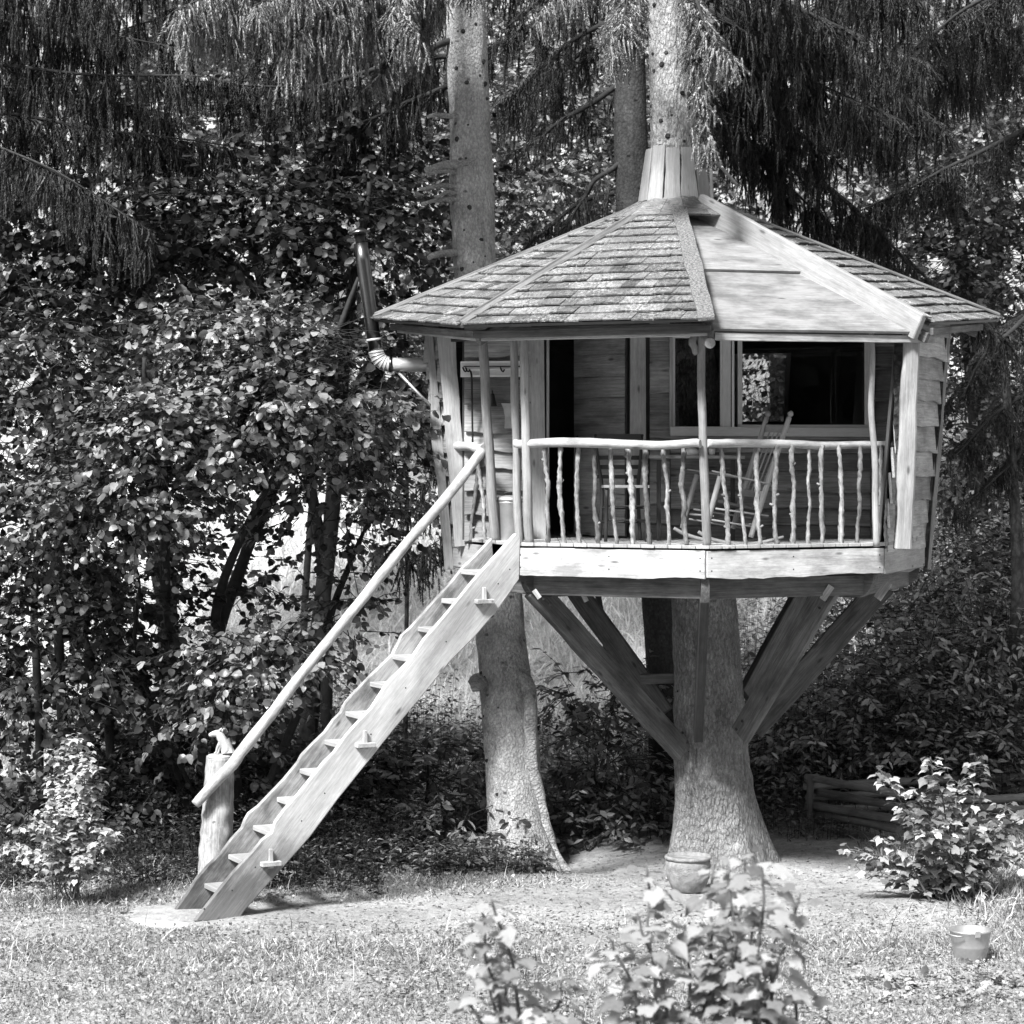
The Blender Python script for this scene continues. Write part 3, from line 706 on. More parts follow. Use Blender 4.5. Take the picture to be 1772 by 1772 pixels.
# outer walls of the closed sides: flare outwards, lapped live-edged boards
RBt = 2.95; zt = 5.95; z00 = 3.30
def wall_pt(k, f, z, off=0.):
    r_ = RB+(RBt-RB)*(z-z00)/(zt-z00)+off
    a, b = octp(r_, k, z), octp(r_, k+1, z); return a.lerp(b, f)
rows_px = [995, 948, 907, 866, 822, 780, 735, 692, 655, 618, 578, 555]
rz = [4.57-(p-780)/4130*25.8 for p in rows_px]; rz[0] = 3.29
for k in (1, 2, 3, 4, 5, 6):
    f0, f1 = 0., 1.
    if k == 6: f1 = .22
    pts = [wall_pt(k, f0, z00, -.07), wall_pt(k, f1, z00, -.07), wall_pt(k, f1, zt, -.07), wall_pt(k, f0, zt, -.07)]
    n_ = (pts[1]-pts[0]).cross(pts[3]-pts[0]).normalized()
    if k == 3: # back window seen through the porch window
        def wp(f, z): return wall_pt(k, f, z, -.07)
        fa, fb, za, zb = .30, .60, 4.90, 5.80
        for (a0, a1, b0, b1) in ((0, 1, z00, za), (0, 1, zb, zt), (0, fa, za, zb), (fb, 1, za, zb)):
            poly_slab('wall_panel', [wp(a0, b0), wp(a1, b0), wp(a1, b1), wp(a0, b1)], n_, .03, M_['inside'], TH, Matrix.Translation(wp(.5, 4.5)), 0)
        wv = board('window', wp(fa, za), wp(fb, za), .05, .08, (0, 0, 1), M_['frame'], TH)
        for a, b, u in ((wp(fa, zb), wp(fb, zb), (0, 0, 1)), (wp(fa, za), wp(fa, zb), wp(fb, za)-wp(fa, za)), (wp(fb, za), wp(fb, zb), wp(fb, za)-wp(fa, za))):
            obj('frame', board_mesh((b-a).length, .05, .08), M_['frame'], wv, frame(a, b-a, u))
        c_ = (wp(fa, za)+wp(fb, zb))/2
        obj('pane', board_mesh((wp(fb, za)-wp(fa, za)).length, zb-za, .006), M_['glass'], wv, frame((wp(fa, za)+wp(fa, zb))/2, wp(fb, za)-wp(fa, za), wp(fa, zb)-wp(fa, za)))
    else:
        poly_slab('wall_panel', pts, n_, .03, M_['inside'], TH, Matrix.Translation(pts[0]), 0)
    for a, b in zip(rz, rz[1:]):
        h = b-a
        for (g0, g1) in (((0, .30), (.60, 1)) if (k == 3 and a > 4.8 and b < 5.9) else ((f0, f1),)):
            P0 = wall_pt(k, g0+(.045 if k == 1 else .004), (a+b)/2+.01); P1 = wall_pt(k, g1-.004, (a+b)/2+.01); nrm = (P1-P0).normalized().cross(Vector((0, 0, 1))).normalized()
            if nrm.dot(P0-CC) < 0: nrm = -nrm
            up_ = Vector((0, 0, 1))+nrm*(-.17+.10)
            o = board('wall_plank', P0, P1, h+.05, .03, up_, M_['live'], TH, lo=.035, hi=.004, n=16)
# corner boards (outer trims)
def lean(name, p0, y0, p1, y1, Y0, Y1, w, t, mat, **k):
    return board(name, Wp(p0, y0, Y0), Wp(p1, y1, Y1), w, t, (1, 0, 0), mat, TH, **k)
lean('corner_board', 1606, 985, 1641, 570, 2.62, 2.62, .045, .12, M_['deck'], lo=.01, hi=.01, n=24)
lean('corner_board', 1600, 990, 1634, 575, 2.5, 2.5, .05, .02, M_['barkd'], lo=.03, hi=.03, n=24)
lean('corner_board', 778, 985, 741, 570, 2.45, 2.35, .10, .05, M_['post'], lo=.03, hi=.012, n=24)
lean('corner_board', 802, 945, 771, 570, 2.1, 2.0, .19, .045, M_['jamb'], lo=.01, hi=.035, n=24)
lean('corner_board', 790, 945, 760, 570, 2.2, 2.1, .04, .03, M_['wall'], n=14)
# big half-round corner post on the right
lean('corner_post', 1563, 952, 1576, 572, .66, .5, .175, .09, M_['post'], lo=.03, hi=.02, n=26, bev=.02)
lean('corner_post', 1549, 950, 1558, 574, .78, .64, .07, .04, M_['barkd'], lo=.05, n=26)
# round porch posts
def pole(name, p0, y0, p1, y1, Y0, Y1, r0, r1, mat='post', **k):
    return tube(name, [Wp(p0, y0, Y0), Wp((p0+p1)/2+rnd.uniform(-1.5, 1.5), (y0+y1)/2, (Y0+Y1)/2), Wp(p1, y1, Y1)], [r0, (r0+r1)/2, r1], M_[mat], TH, 12, 22, .01, .12, **k)
pole('porch_post', 1223, 946, 1212, 572, .06, -.02, .045, .040)
pole('porch_post', 916, 941, 906, 575, .85, .7, .050, .046)
pole('porch_post', 899, 945, 889, 580, 1.0, .9, .046, .040)
pole('porch_post', 857, 938, 832, 575, 1.42, 1.3, .052, .050)
pole('porch_post', 1517, 946, 1507, 572, .62, .5, .034, .030)
# railing rods and sticks
def stick(p0, y0, p1, y1, Y0, Y1, r_, bend=4., mat='stick'):
    n = 5; pts = []
    b = rnd.choice((-1, 1))*rnd.uniform(.3, 1)*bend
    for i in range(n+1):
        t = i/n; pts.append(Wp(p0+(p1-p0)*t+b*math.sin(math.pi*t)+rnd.uniform(-1.4, 1.4)*(0 < i < n), y0+(y1-y0)*t, Y0+(Y1-Y0)*t+rnd.uniform(-.02, .02)))
    rr = [r_*rnd.uniform(.75, 1.15) for _ in range(n+1)]
    o = tube('baluster', pts, rr, M_[mat], TH, 9, 44, .006, .75)
    for _ in range(rnd.choice((0, 1, 1, 2))):   # twig stubs
        t = rnd.uniform(.1, .9); i = int(t*n); c_ = pts[i].lerp(pts[i+1], t*n-i); d_ = Vector((rnd.choice((-1, 1)), rnd.uniform(-.6, .2), rnd.uniform(.3, 1))).normalized()
        tube('twig_stub', [c_+d_*r_*.4, c_+d_*r_*2.], [r_*.6, r_*.42], M_[mat], o, 6, 2)
    return o
def fY(px, k):   # Y of a point on the rail line of side k at a picture column
    a, b = octp(RB-.02, k), octp(RB-.02, k+1); n_ = Vector((-(b-a).y, (b-a).x, 0)); return ray_plane(px, 780, a, n_).y
for (a, b) in zip([942, 970, 1001, 1029, 1057, 1086, 1117, 1144, 1182], [947, 976, 1003, 1036, 1068, 1095, 1124, 1157, 1188]):
    stick(a, 770, b, 943, fY(a, 7), fY(b, 7), rnd.uniform(.022, .029))
for (a, b) in zip([1247, 1279, 1310, 1344, 1369, 1398, 1423, 1451, 1488, 1524, 1537], [1260, 1290, 1316, 1344, 1371, 1398, 1423, 1455, 1482, 1519, 1535]):
    stick(a, 770, b, 943, fY(a, 0), fY(b, 0), rnd.uniform(.020, .028) if a < 1500 else .02)
for (a, b, Y_) in ((810, 828, 2.0), (824, 840, 1.75), (832, 815, 1.9)):
    stick(a, 778, b, 936, Y_, Y_, .024)
tube('handrail', [Wp(891, 767, .86), Wp(1000, 766, .50), Wp(1110, 769, .16), Wp(1212, 768, -.10)], [.045, .05, .045, .042], M_['pole'], TH, 12, 30, .01, .1)
tube('handrail', [Wp(1224, 767, .0), Wp(1330, 768, .33), Wp(1450, 770, .66), Wp(1552, 768, .95)], [.042, .044, .04, .038], M_['pole'], TH, 12, 30, .01, .1)
tube('handrail', [Wp(789, 771, 2.1), Wp(812, 774, 1.8), Wp(838, 776, 1.5)], [.05, .05, .055], M_['pole'], TH, 12, 8, .01, .1)

# ---------------- roof
CT = Vector((1.87, 2.69, 0)); REV = 3.5
ez = {0: 5.84, 1: 5.86, 2: 6.03, 3: 6.05, 4: 6.05, 5: 6.05, 6: 6.03, 7: 5.83}
ER = {1: 3.27}
def eave(k, r_=REV): p = octp(ER.get(k % 8, r_), k % 8); p.z = ez[k % 8]; return p
def topp(k, r_=.40, z=7.28): return Vector((CT.x+r_*math.sin(k*math.pi/4), CT.y-r_*math.cos(k*math.pi/4), z))
def clip(poly, inside, cross):
    out = []
    for i in range(len(poly)):
        a, b = poly[i], poly[(i+1) % len(poly)]; ia, ib = inside(a), inside(b)
        if ia: out.append(a)
        if ia != ib: out.append(cross(a, b))
    return out
def halfclip(poly, P, N):
    d = lambda p: (p[0]-P[0])*N[0]+(p[1]-P[1])*N[1]
    def cr(a, b):
        t = d(a)/(d(a)-d(b)); return (a[0]+(b[0]-a[0])*t, a[1]+(b[1]-a[1])*t)
    return clip(poly, lambda p: d(p) >= -1e-9, cr)
n_sh = 0; back_bm = []
def prism(poly, M, z0, z1, tz, jag=0.):
    """extrude a 2-D polygon; the lower (butt) edge lies tz higher than the upper one"""
    ymin = min(p[1] for p in poly); ymax = max(p[1] for p in poly); V = []; n = len(poly)
    for z in (z0, z1):
        for p in poly:
            t = (p[1]-ymin)/max(ymax-ymin, 1e-6); V.append(M @ Vector((p[0], p[1], z+tz*(1-t))))
    Fc = [tuple(range(n))[::-1], tuple(range(n, 2*n))]+[(i, (i+1) % n, n+(i+1) % n, n+i) for i in range(n)]
    return V, Fc
for k in range(8):
    a, b, ta, tb_ = eave(k), eave(k+1), topp(k), topp(k+1)
    if k == 0: continue
    X_ = (b-a).normalized(); nrm = X_.cross(((ta+tb_)/2-(a+b)/2)).normalized(); nrm = nrm if nrm.z > 0 else -nrm
    Yv = nrm.cross(X_); 
    if Yv.z < 0: X_ = -X_; Yv = nrm.cross(X_)
    Mx = Matrix((X_, Yv, nrm)).transposed().to_4x4(); Mx.translation = a
    Mi = Mx.inverted(); L = [Mi @ p for p in (a, b, tb_, ta)]
    pan = poly_slab('roof_panel', [a, b, tb_, ta], nrm, .03, M_['inside'], TH, Mx @ Matrix.Translation((0, 0, -.018)), 0)
    WMp = WM[pan]
    c2 = ((L[0].x+L[1].x)/2, (L[0].y+L[2].y)/2)
    def inward(P, Q_):
        n_ = (-(Q_.y-P.y), Q_.x-P.x); s_ = (c2[0]-P.x)*n_[0]+(c2[1]-P.y)*n_[1]; return n_ if s_ > 0 else (-n_[0], -n_[1])
    n1, n2 = inward(L[0], L[3]), inward(L[1], L[2])
    H_ = (L[2].y+L[3].y)/2; step = .205; nrow = int(H_/step)+1
    for r_ in range(nrow):
        y0 = r_*step-.03; y1 = y0+step*1.35
        xx = min(L[0].x, L[1].x)-.2-rnd.random()*.2
        while xx < max(L[0].x, L[1].x)+.2:
            w = rnd.choice((.16, .2, .24, .27, .31)); j = rnd.uniform(-.012, .012); sk = rnd.uniform(-.008, .008)
            poly = [(xx+.002, y0+j), (xx+w*.5, y0+j+rnd.uniform(-.006, .006)), (xx+w-.003, y0+j+sk), (xx+w-.003, y1), (xx+.002, y1)]
            poly = halfclip(poly, L[0], n1)
            if len(poly) > 2: poly = halfclip(poly, L[1], n2)
            if len(poly) > 2: poly = [(p[0], min(p[1], H_)) for p in poly]
            ar = abs(sum(poly[i][0]*poly[(i+1) % len(poly)][1]-poly[(i+1) % len(poly)][0]*poly[i][1] for i in range(len(poly))))/2 if len(poly) > 2 else 0
            if ar > .002:
                tl = rnd.uniform(.028, .042)
                V, Fc = prism(poly, Matrix.Identity(4), .002, .018, tl)
                if k in (7, 6, 1) and n_sh < 300:
                    me = bpy.data.meshes.new('shingle'); me.from_pydata([tuple(v) for v in V], [], Fc)
                    o = obj('shingle', me, M_['shingle'], pan, Mx.copy()); n_sh += 1
                else: back_bm.append((V, Fc, Mx.copy()))
            xx += w
V = []; Fc = []; off = 0
for v, f, Mx in back_bm:
    V += [tuple(Mx @ p) for p in v]; Fc += [tuple(i+off for i in q_) for q_ in f]; off += len(v)
me = bpy.data.meshes.new('shingles'); me.from_pydata(V, [], Fc); tag(obj('shingles', me, M_['shingle'], TH), kind='stuff')
# dry needles and moss tufts lying on the shingles
rq = np.random.default_rng(12)
for k, cnt in ((7, 2600), (6, 1200), (1, 900)):
    a, b, c0, c1 = [np.array(q_) for q_ in (eave(k), eave(k+1), topp(k+1), topp(k))]
    u = rq.random(cnt)[:, None]; v = (rq.random(cnt)**1.4)[:, None]
    row = rq.random(cnt)[:, None] < .6; v = np.where(row, (np.floor(v*14.4)+.0)/14.4+rq.normal(size=(cnt, 1))*.003, v)
    p = (a*(1-u)+b*u)*(1-v)+(c1*(1-u)+c0*u)*v; p[:, 2] += .045
    n_ = np.cross(b-a, c0-a); n_ = n_/np.linalg.norm(n_); n_ = n_ if n_[2] > 0 else -n_
    d = rq.normal(size=(cnt, 3)); d -= n_*(d@n_)[:, None]*.85
    RL = None
    roof_litter_data = globals().setdefault('roof_litter_data', []); roof_litter_data.append((p, d, np.tile(n_, (cnt, 1))+rq.normal(size=(cnt, 3))*.4, rq.uniform(.012, .05, cnt)))
p, d, n_, sc_ = [np.concatenate([q_[i] for q_ in roof_litter_data]) for i in range(4)]
v, f = scatter_var([(KITE[0]*np.array([1, .25, .5]), KITE[1]), (KITE[0]*np.array([.5, .6, 1]), KITE[1])], p, frames(d, n_), sc_, rq)
tag(obj('roof_litter', mesh_np('roof_litter', v, f), M_['deadleaf'], TH), kind='stuff')
# hip trims
up3 = Vector((0, 0, 1))
def hip(k, e=.0): return (eave(k)+Vector((0, 0, .05+e)), topp(k)+Vector((0, 0, .05+e)))
for k in (2, 3, 4, 5, 6, 7):
    a, b = hip(k); s_ = side(k)
    for sg in (-1, 1):
        board('ridge_strip', a+s_*sg*.035+Vector((0, 0, .01*sg)), b+s_*sg*.035+Vector((0, 0, .01*sg)), .075, .022, s_+Vector((0, 0, -.35*sg)), M_['fencew'], TH, lo=.008, hi=.008, n=22)
# front hip: wide mossy board
a, b = hip(0, -.01)
board('ridge_board', a+Vector((-.06, -.05, -.03)), b+Vector((-.05, 0, 0)), .17, .04, Vector((1, 0, .10)), M_['moss'], TH, lo=.02, hi=.012, n=30, bow=-.0)
# right hip: deep bare plank whose face looks onto the open panel
pa, pb = eave(1), topp(1); dr_ = (pb-pa).normalized()
board('hip_beam', pa+Vector((-.10, -.06, -.03)), pb+Vector((-.10, -.08, -.0)), .27, .085, up3, M_['beamtop'], TH, lo=.012, hi=.004, n=24, bev=.01)
board('ridge_strip', pa+Vector((-.02, -.05, .07)), pb+Vector((-.0, 0, .06)), .12, .022, side(1), M_['shingle'], TH, lo=.008, hi=.008, n=22)
# bare two-board panel on the front-right side
p0 = Vector((1.99, -.42, 5.765)); p1 = Vector((4.22, .42, 5.775)); q0 = Vector((1.93, 2.25, 7.12)); q1 = Vector((2.15, 2.4, 7.12))
nrm = (p1-p0).cross(q0-p0).normalized(); nrm = nrm if nrm.z > 0 else -nrm
fsp = .50
m0, m1 = p0.lerp(q0, fsp), p1.lerp(q1, fsp); e = (q0-p0).normalized()*.004
fr_ = frame((p0+p1)/2, p1-p0, nrm.cross(p1-p0))
RP = poly_slab('roof_panel', [p0, p1, m1-e, m0-e], nrm, .03, M_['panelroof'], TH, fr_); RP['label'] = 'lower bare board of the unshingled roof side'
RP = poly_slab('roof_panel', [m0-e*9+nrm*.034, m1-e*9+nrm*.034, q1+nrm*.012, q0+nrm*.012], nrm, .028, M_['panelroof'], TH, fr_ @ Matrix.Translation((.5, .3, 0.004))); RP['label'] = 'upper bare board of the unshingled roof side'
# eave boards
for k in range(8):
    a, b = octp(3.30, k), octp(3.30, k+1); a.z = ez[k % 8]-.075; b.z = ez[(k+1) % 8]-.075
    if k == 0: a = Vector((2.0, -.38, 5.70)); b = Vector((4.34, .53, 5.715))
    board('eave_board', a, b, .075, .035, up3, M_['wall'] if k in (0,) else M_['beam'], TH, lo=.006, n=14)
    if k in (6, 7):
        a2, b2 = octp(3.22, k), octp(3.22, k+1); a2.z = ez[k]-.125; b2.z = ez[(k+1) % 8]-.125
        board('eave_strip', a2, b2, .03, .05, up3, M_['jamb'], TH)
# radial rafters under the eaves
for k in range(8):
    a = octp(3.25 if k else 3.28, k); a.z = ez[k]-.14; b = topp(k); b.z -= .16
    board('rafter', a, b, .11, .06, up3, M_['beam'], TH)
tube('log_end', [Vector((1.94, -.62, 5.62)), Vector((1.94, -.3, 5.67)), Vector((1.94, .4, 5.78))], [.05, .062, .062], M_['post'], TH, 14, 8, 0, .1)
tube('bracket', [Wp(1207, 612, .0), Wp(1199, 595, -.02), Wp(1204, 576, -.03)], [.035, .04, .04], M_['post'], TH, 8, 6, .01, .3)
# wall plate beam round the top
for k in range(8):
    a, b = octp(2.86, k, 5.80), octp(2.86, k+1, 5.80)
    board('wall_plate', a, b, .09, .09, up3, M_['beam'], TH)
# cap shingles under the collar
for k in range(8):
    a, b = topp(k, .80, 7.135), topp(k+1, .80, 7.135); c_, d_ = topp(k+1, .30, 7.42), topp(k, .30, 7.42)
    a.z += rnd.uniform(-.02, .02); b.z += rnd.uniform(-.02, .02)
    for j, (f0, f1) in enumerate(((0, .52), (.52, 1))):
        P = [a.lerp(b, f0), a.lerp(b, f1), d_.lerp(c_, f1), d_.lerp(c_, f0)]
        n_ = (P[1]-P[0]).cross(P[3]-P[0]).normalized(); n_ = n_ if n_.z > 0 else -n_
        dz = n_*(.0 if j else .006)
        poly_slab('cap_board', [p+dz for p in P], n_, .028, M_['shingle'], TH, frame(P[0], P[3]-P[0], P[1]-P[0]))
# collar boards round the trunk
tc = Vector((1.82, 2.69, 0))
nb = 12
for j in range(nb):
    an = 2*math.pi*(j+.5)/nb+.12; u = Vector((math.sin(an), -math.cos(an), 0))
    z0 = 7.33+rnd.uniform(-.025, .03); z1 = 7.93+rnd.uniform(-.02, .03)
    board('collar_board', tc+u*.395+Vector((0, 0, z0)), tc+u*.31+Vector((0, 0, z1)), .195, .022, Vector((u.y*-1, u.x, 0)), M_['collar'], TH, lo=.02, hi=.02, taper=.18, n=12)
tube('collar_rod', [Wp(1233, 357, 2.4), Wp(1230, 285, 2.45)], .02, M_['post'], TH, 6, 4)
tube('collar_rod', [Wp(1275, 320, 2.5), Wp(1240, 280, 2.5)], .02, M_['post'], TH, 6, 4)

# stove pipe
def pipe(name, pts, r_, mat, parent=TH, **k): return tube(name, pts, r_, mat, parent, 20, k.get('n', 4))
SP = pipe('stove_pipe', [Wp(758, 631, 2.75), Wp(676, 631, 2.75)], .078, M_['steelp'])
el = []
for i in range(9):
    t = i/8*math.pi/2; el.append(Wp(676-24*math.sin(t)-1*i/8, 631-24*(1-math.cos(t)), 2.75))
E = tube('pipe_elbow', el, .083, M_['steelp'], SP, 20, 8)
for i in range(7):
    t = (i+.5)/7; k_ = min(int(t*8), 7); c_ = el[k_].lerp(el[k_+1], t*8-k_); d_ = (el[k_+1]-el[k_]).normalized()
    tube('elbow_ring', [c_-d_*.01, c_+d_*.01], .086, M_['steelp'], SP, 20, 2)
tube('pipe_upper', [Wp(650, 608, 2.75), Wp(624, 421, 2.75)], .078, M_['pipe'], SP, 24, 6)
tube('pipe_collar', [Wp(647.5, 590, 2.75), Wp(647, 586, 2.75)], .086, M_['steelp'], SP, 24, 2)
tube('pipe_collar', [Wp(679, 631, 2.75), Wp(674, 631, 2.75)], .09, M_['pipe'], SP, 24, 2)
tube('pipe_neck', [Wp(624, 421, 2.75), Wp(622.5, 405, 2.75)], .055, M_['iron'], SP, 16, 2)
lathe('pipe_cap', [(.005, .055), (.05, .04), (.125, .0), (.12, -.008), (.01, .02)], M_['pipe'], SP, Matrix.Translation(Wp(622, 402, 2.75)) @ Matrix.Rotation(R(-8), 4, 'Y'), 28)
tube('pipe_strut', [Wp(688, 643, 2.75), Wp(746, 704, 2.6)], .018, M_['zinc'], SP, 6, 2)
# white board with a rail, tap and thin pipe on the porch wall
WB = board('shelf_board', Q(797, 638, 1.86), Q(908, 637, 1.86), .15, .03, up3, M_['white'], TH)
WB['label'] = 'white painted board with hooks on the porch wall'
for yy in (627, 640, 651): 
    P0, P1 = Q(797, yy, 1.82), Q(908, yy-1, 1.82); obj('rail', board_mesh((P1-P0).length, .02, .04), M_['white'], WB, frame(P0, P1-P0, up3))
tube('rod', [Q(802, 634, 1.8), Q(908, 634, 1.8)], .006, M_['iron'], WB, 6, 2)
for xx in (801, 806, 866): tube('hook', [Q(xx, 636, 1.8), Q(xx+2, 641, 1.77), Q(xx+5, 643, 1.76), Q(xx+7, 639, 1.76)], .009, M_['iron'], WB, 6, 6)
tube('thin_pipe', [Q(812, 641, 1.8), Q(816, 650, 1.8), Q(817, 700, 1.8), Q(818, 775, 1.8)], .012, M_['iron'], TH, 6, 10)

# ================================================================ stair
A_ = Vector((.05, .75, 0)); sd_ = Vector((-2.88, -1.45, 0)).normalized(); sn = Vector((.45, -.89, 0)).normalized()
ST = thing('staircase', (-2.9, -.4, 0), 'steep plank staircase with wavy live-edged stringers climbing to the porch', 'staircase')
near_u = [(891, 922), (848, 969), (815, 1006), (770, 1062), (732, 1105), (709, 1140), (669, 1180), (640, 1225), (618, 1248), (598, 1270), (575, 1302), (560, 1316), (543, 1337), (514, 1373), (490, 1400), (474, 1422), (468, 1440), (452, 1452), (437, 1471), (401, 1509), (370, 1548), (334, 1594)]
near_l = [(411, 1591), (425, 1572), (474, 1517), (505, 1482), (535, 1448), (583, 1383), (628, 1327), (677, 1266), (730, 1203), (778, 1144), (819, 1103), (864, 1050), (897, 1002), (899, 930)]
far_u = [(850, 930), (820, 962), (799, 981), (778, 1008), (758, 1030), (709, 1085), (693, 1099), (684, 1118), (677, 1132), (640, 1168), (608, 1201), (596, 1215), (588, 1232), (575, 1245), (560, 1266), (539, 1286), (520, 1306), (514, 1318), (490, 1347), (466, 1372), (445, 1394), (429, 1406), (422, 1418), (417, 1432), (398, 1452), (380, 1477), (358, 1497), (338, 1520), (322, 1546), (299, 1578)]
far_l = [(365, 1577), (430, 1500), (540, 1365), (640, 1245), (750, 1112), (855, 990)]
slope = (sd_*1+Vector((0, 0, -1.15))).normalized()
def stringer(up_, lo_, P, label):
    pts = [ray_plane(x, y, P, sn) for x, y in up_+lo_]
    o = poly_slab('stringer', pts, sn, .055, M_['stringer'], ST, frame(pts[0], slope, (0, 0, 1)), .012); o['label'] = label; return o
An, Af = A_, A_-sn*.56
stringer(near_u, near_l, An, 'near stair stringer, pale with a dark stained foot')
stringer(far_u, far_l, Af, 'far stair stringer with a strongly wavy upper edge').data.materials[0] = M_['stringer2']
tr_px = [(362, 1531), (403, 1481), (445, 1431), (487, 1382), (526, 1333), (569, 1283), (605, 1234), (648, 1183), (686, 1136), (729, 1088), (770, 1039), (805, 989)]
for (x, y) in tr_px:
    P = ray_plane(x, y, Af, sn); c_ = P-sd_*.06
    o = board('tread', c_+sn*.03, c_+sn*.53, .24, .05, sd_, M_['deck'], ST, lo=.0, hi=.012, seed=x, n=8, bev=.006)
for (x, y) in ((628, 1288), (465, 1493), (834, 1040)):
    P = ray_plane(x, y, An, sn)
    tn = board('tenon', P-sn*.02, P+sn*.10, .20, .045, sd_, M_['fresh'], ST, bev=.004)
    w_ = obj('wedge', board_mesh(.19, .05, .035, taper=.3), M_['fresh'], tn, frame(P+sn*.055+Vector((0, 0, -.045)), (0, 0, 1), sd_)); bevel(w_, .004)
hp = [(338, 1392, .02), (370, 1356, .03), (404, 1322, .05), (420, 1296, .08), (470, 1232, .2), (530, 1157, .4), (620, 1044, .65), (700, 942, .9), (780, 850, 1.15), (834, 779, 1.38)]
tube('handrail', [Wp(*p) for p in hp], [.05, .058, .062, .058, .056, .054, .056, .052, .055, .052], M_['pole'], ST, 14, 60, .012, .14)

# stone slab under the stair
def blob_slab(name, c, rx, ry, t, mat, label, cat):
    bm = bmesh.new(); n = 26; top = []; bot = []
    for j in range(n):
        a = 2*math.pi*j/n; f_ = 1+.07*noise.noise((math.cos(a)*1.5, math.sin(a)*1.5, 3)); p = (rx*math.cos(a)*f_, ry*math.sin(a)*f_)
        top.append(bm.verts.new((p[0], p[1], t))); bot.append(bm.verts.new((p[0]*1.02, p[1]*1.02, -.1)))
    bm.faces.new(top); 
    for j in range(n): bm.faces.new((top[j], bot[j], bot[(j+1) % n], top[(j+1) % n]))
    o = obj(name, bm_mesh(name, bm), mat, None, Matrix.Translation(c)); bevel(o, .012, 2); return tag(o, label, cat)
blob_slab('stone_slab', Wp(332, 1592, -.62)*1+Vector((0, .05, 0)), .62, .42, .02, M_['concrete'], 'pale round stone slab in the grass under the foot of the stairs', 'slab')

# screw heads
for (x, y) in ((352, 1572), (400, 1540), (440, 1500), (700, 1190), (640, 1270), (560, 1372), (770, 1110), (860, 1010), (880, 985), (520, 1420)):
    P = ray_plane(x, y, An, sn); tube('screw', [P+sn*.02, P+sn*.030], .008, M_['iron'], ST, 6, 2)
for k, fs in ((7, (.03, .5, .97)), (0, (.03, .48, .97))):
    for f_ in fs:
        for z in (3.36, 3.49):
            P = octp(RB+.055, k, z).lerp(octp(RB+.055, k+1, z), f_); n_ = radial(k)+radial(k+1); n_.normalize(); tube('screw', [P-n_*.03, P+n_*.004], .008, M_['iron'], TH, 6, 2)
# log post with a carved animal
LP = thing('log_post', (-2.98, .25, 0), 'thick upright log post at the foot of the stairs, cracked and weathered', 'post')
tube('log', [Wp(372, 1575, .25), Wp(374, 1450, .25), Wp(381, 1309, .25)], [.185, .17, .135], M_['log'], LP, 26, 30, .0, .14)
tube('knot', [Wp(370, 1420, .12), Wp(370, 1423, .08)], [.04, .015], M_['log'], LP, 8, 2, 0, .3)
lathe('log_top', [(.12, 0), (.135, .012), (.125, .03), (.03, .038)], M_['carve'], LP, Matrix.Translation(Wp(381, 1311, .25)), 26, .1)
AN = thing('carved_animal', tuple(Wp(381, 1305, .22)), 'small carved wooden animal sitting on the log post with its snout raised', 'carving')
def skin(name, V, E, Rr, mat, parent, root=0, sub=2):
    me = bpy.data.meshes.new(name); me.from_pydata([tuple(v) for v in V], E, [])
    o = obj(name, me, mat, parent)
    m = o.modifiers.new('skin', 'SKIN'); m.use_smooth_shade = True
    for i, r_ in enumerate(Rr):
        sv = me.skin_vertices[0].data[i]; sv.radius = (r_, r_); sv.use_root = i == root
    m = o.modifiers.new('sub', 'SUBSURF'); m.levels = sub; m.render_levels = sub
    return o
def AP(x, y, d=0.): return Wp(x, y, .22+d)
skin('body', [AP(395, 1299), AP(394, 1291), AP(388, 1281), AP(381, 1273), AP(377, 1268), AP(369, 1270), AP(361, 1273), AP(381, 1284, -.03), AP(376, 1294, -.035), AP(374, 1303, -.035), AP(370, 1304, -.04),
              AP(384, 1284, .03), AP(380, 1294, .035), AP(378, 1303, .035), AP(374, 1304, .035), AP(392, 1300, -.05), AP(385, 1304, -.055), AP(392, 1300, .05), AP(386, 1304, .055), AP(402, 1303), AP(408, 1306)],
     [(0, 1), (1, 2), (2, 3), (3, 4), (4, 5), (5, 6), (2, 7), (7, 8), (8, 9), (9, 10), (2, 11), (11, 12), (12, 13), (13, 14), (0, 15), (15, 16), (0, 17), (17, 18), (0, 19), (19, 20)],
     [.058, .064, .062, .052, .046, .032, .018, .02, .015, .013, .014, .02, .015, .013, .014, .034, .014, .034, .014, .018, .01], M_['carve'], AN, 1)
for s_ in (-.024, .024): tube('ear', [AP(380, 1264, s_), AP(384, 1260, s_*1.4)], [.014, .006], M_['carve'], AN, 6, 3)
for s_ in (-.026,): tube('eye', [AP(373, 1268, s_-.006), AP(373, 1268, s_-.012)], [.005, .003], M_['iron'], AN, 6, 2)

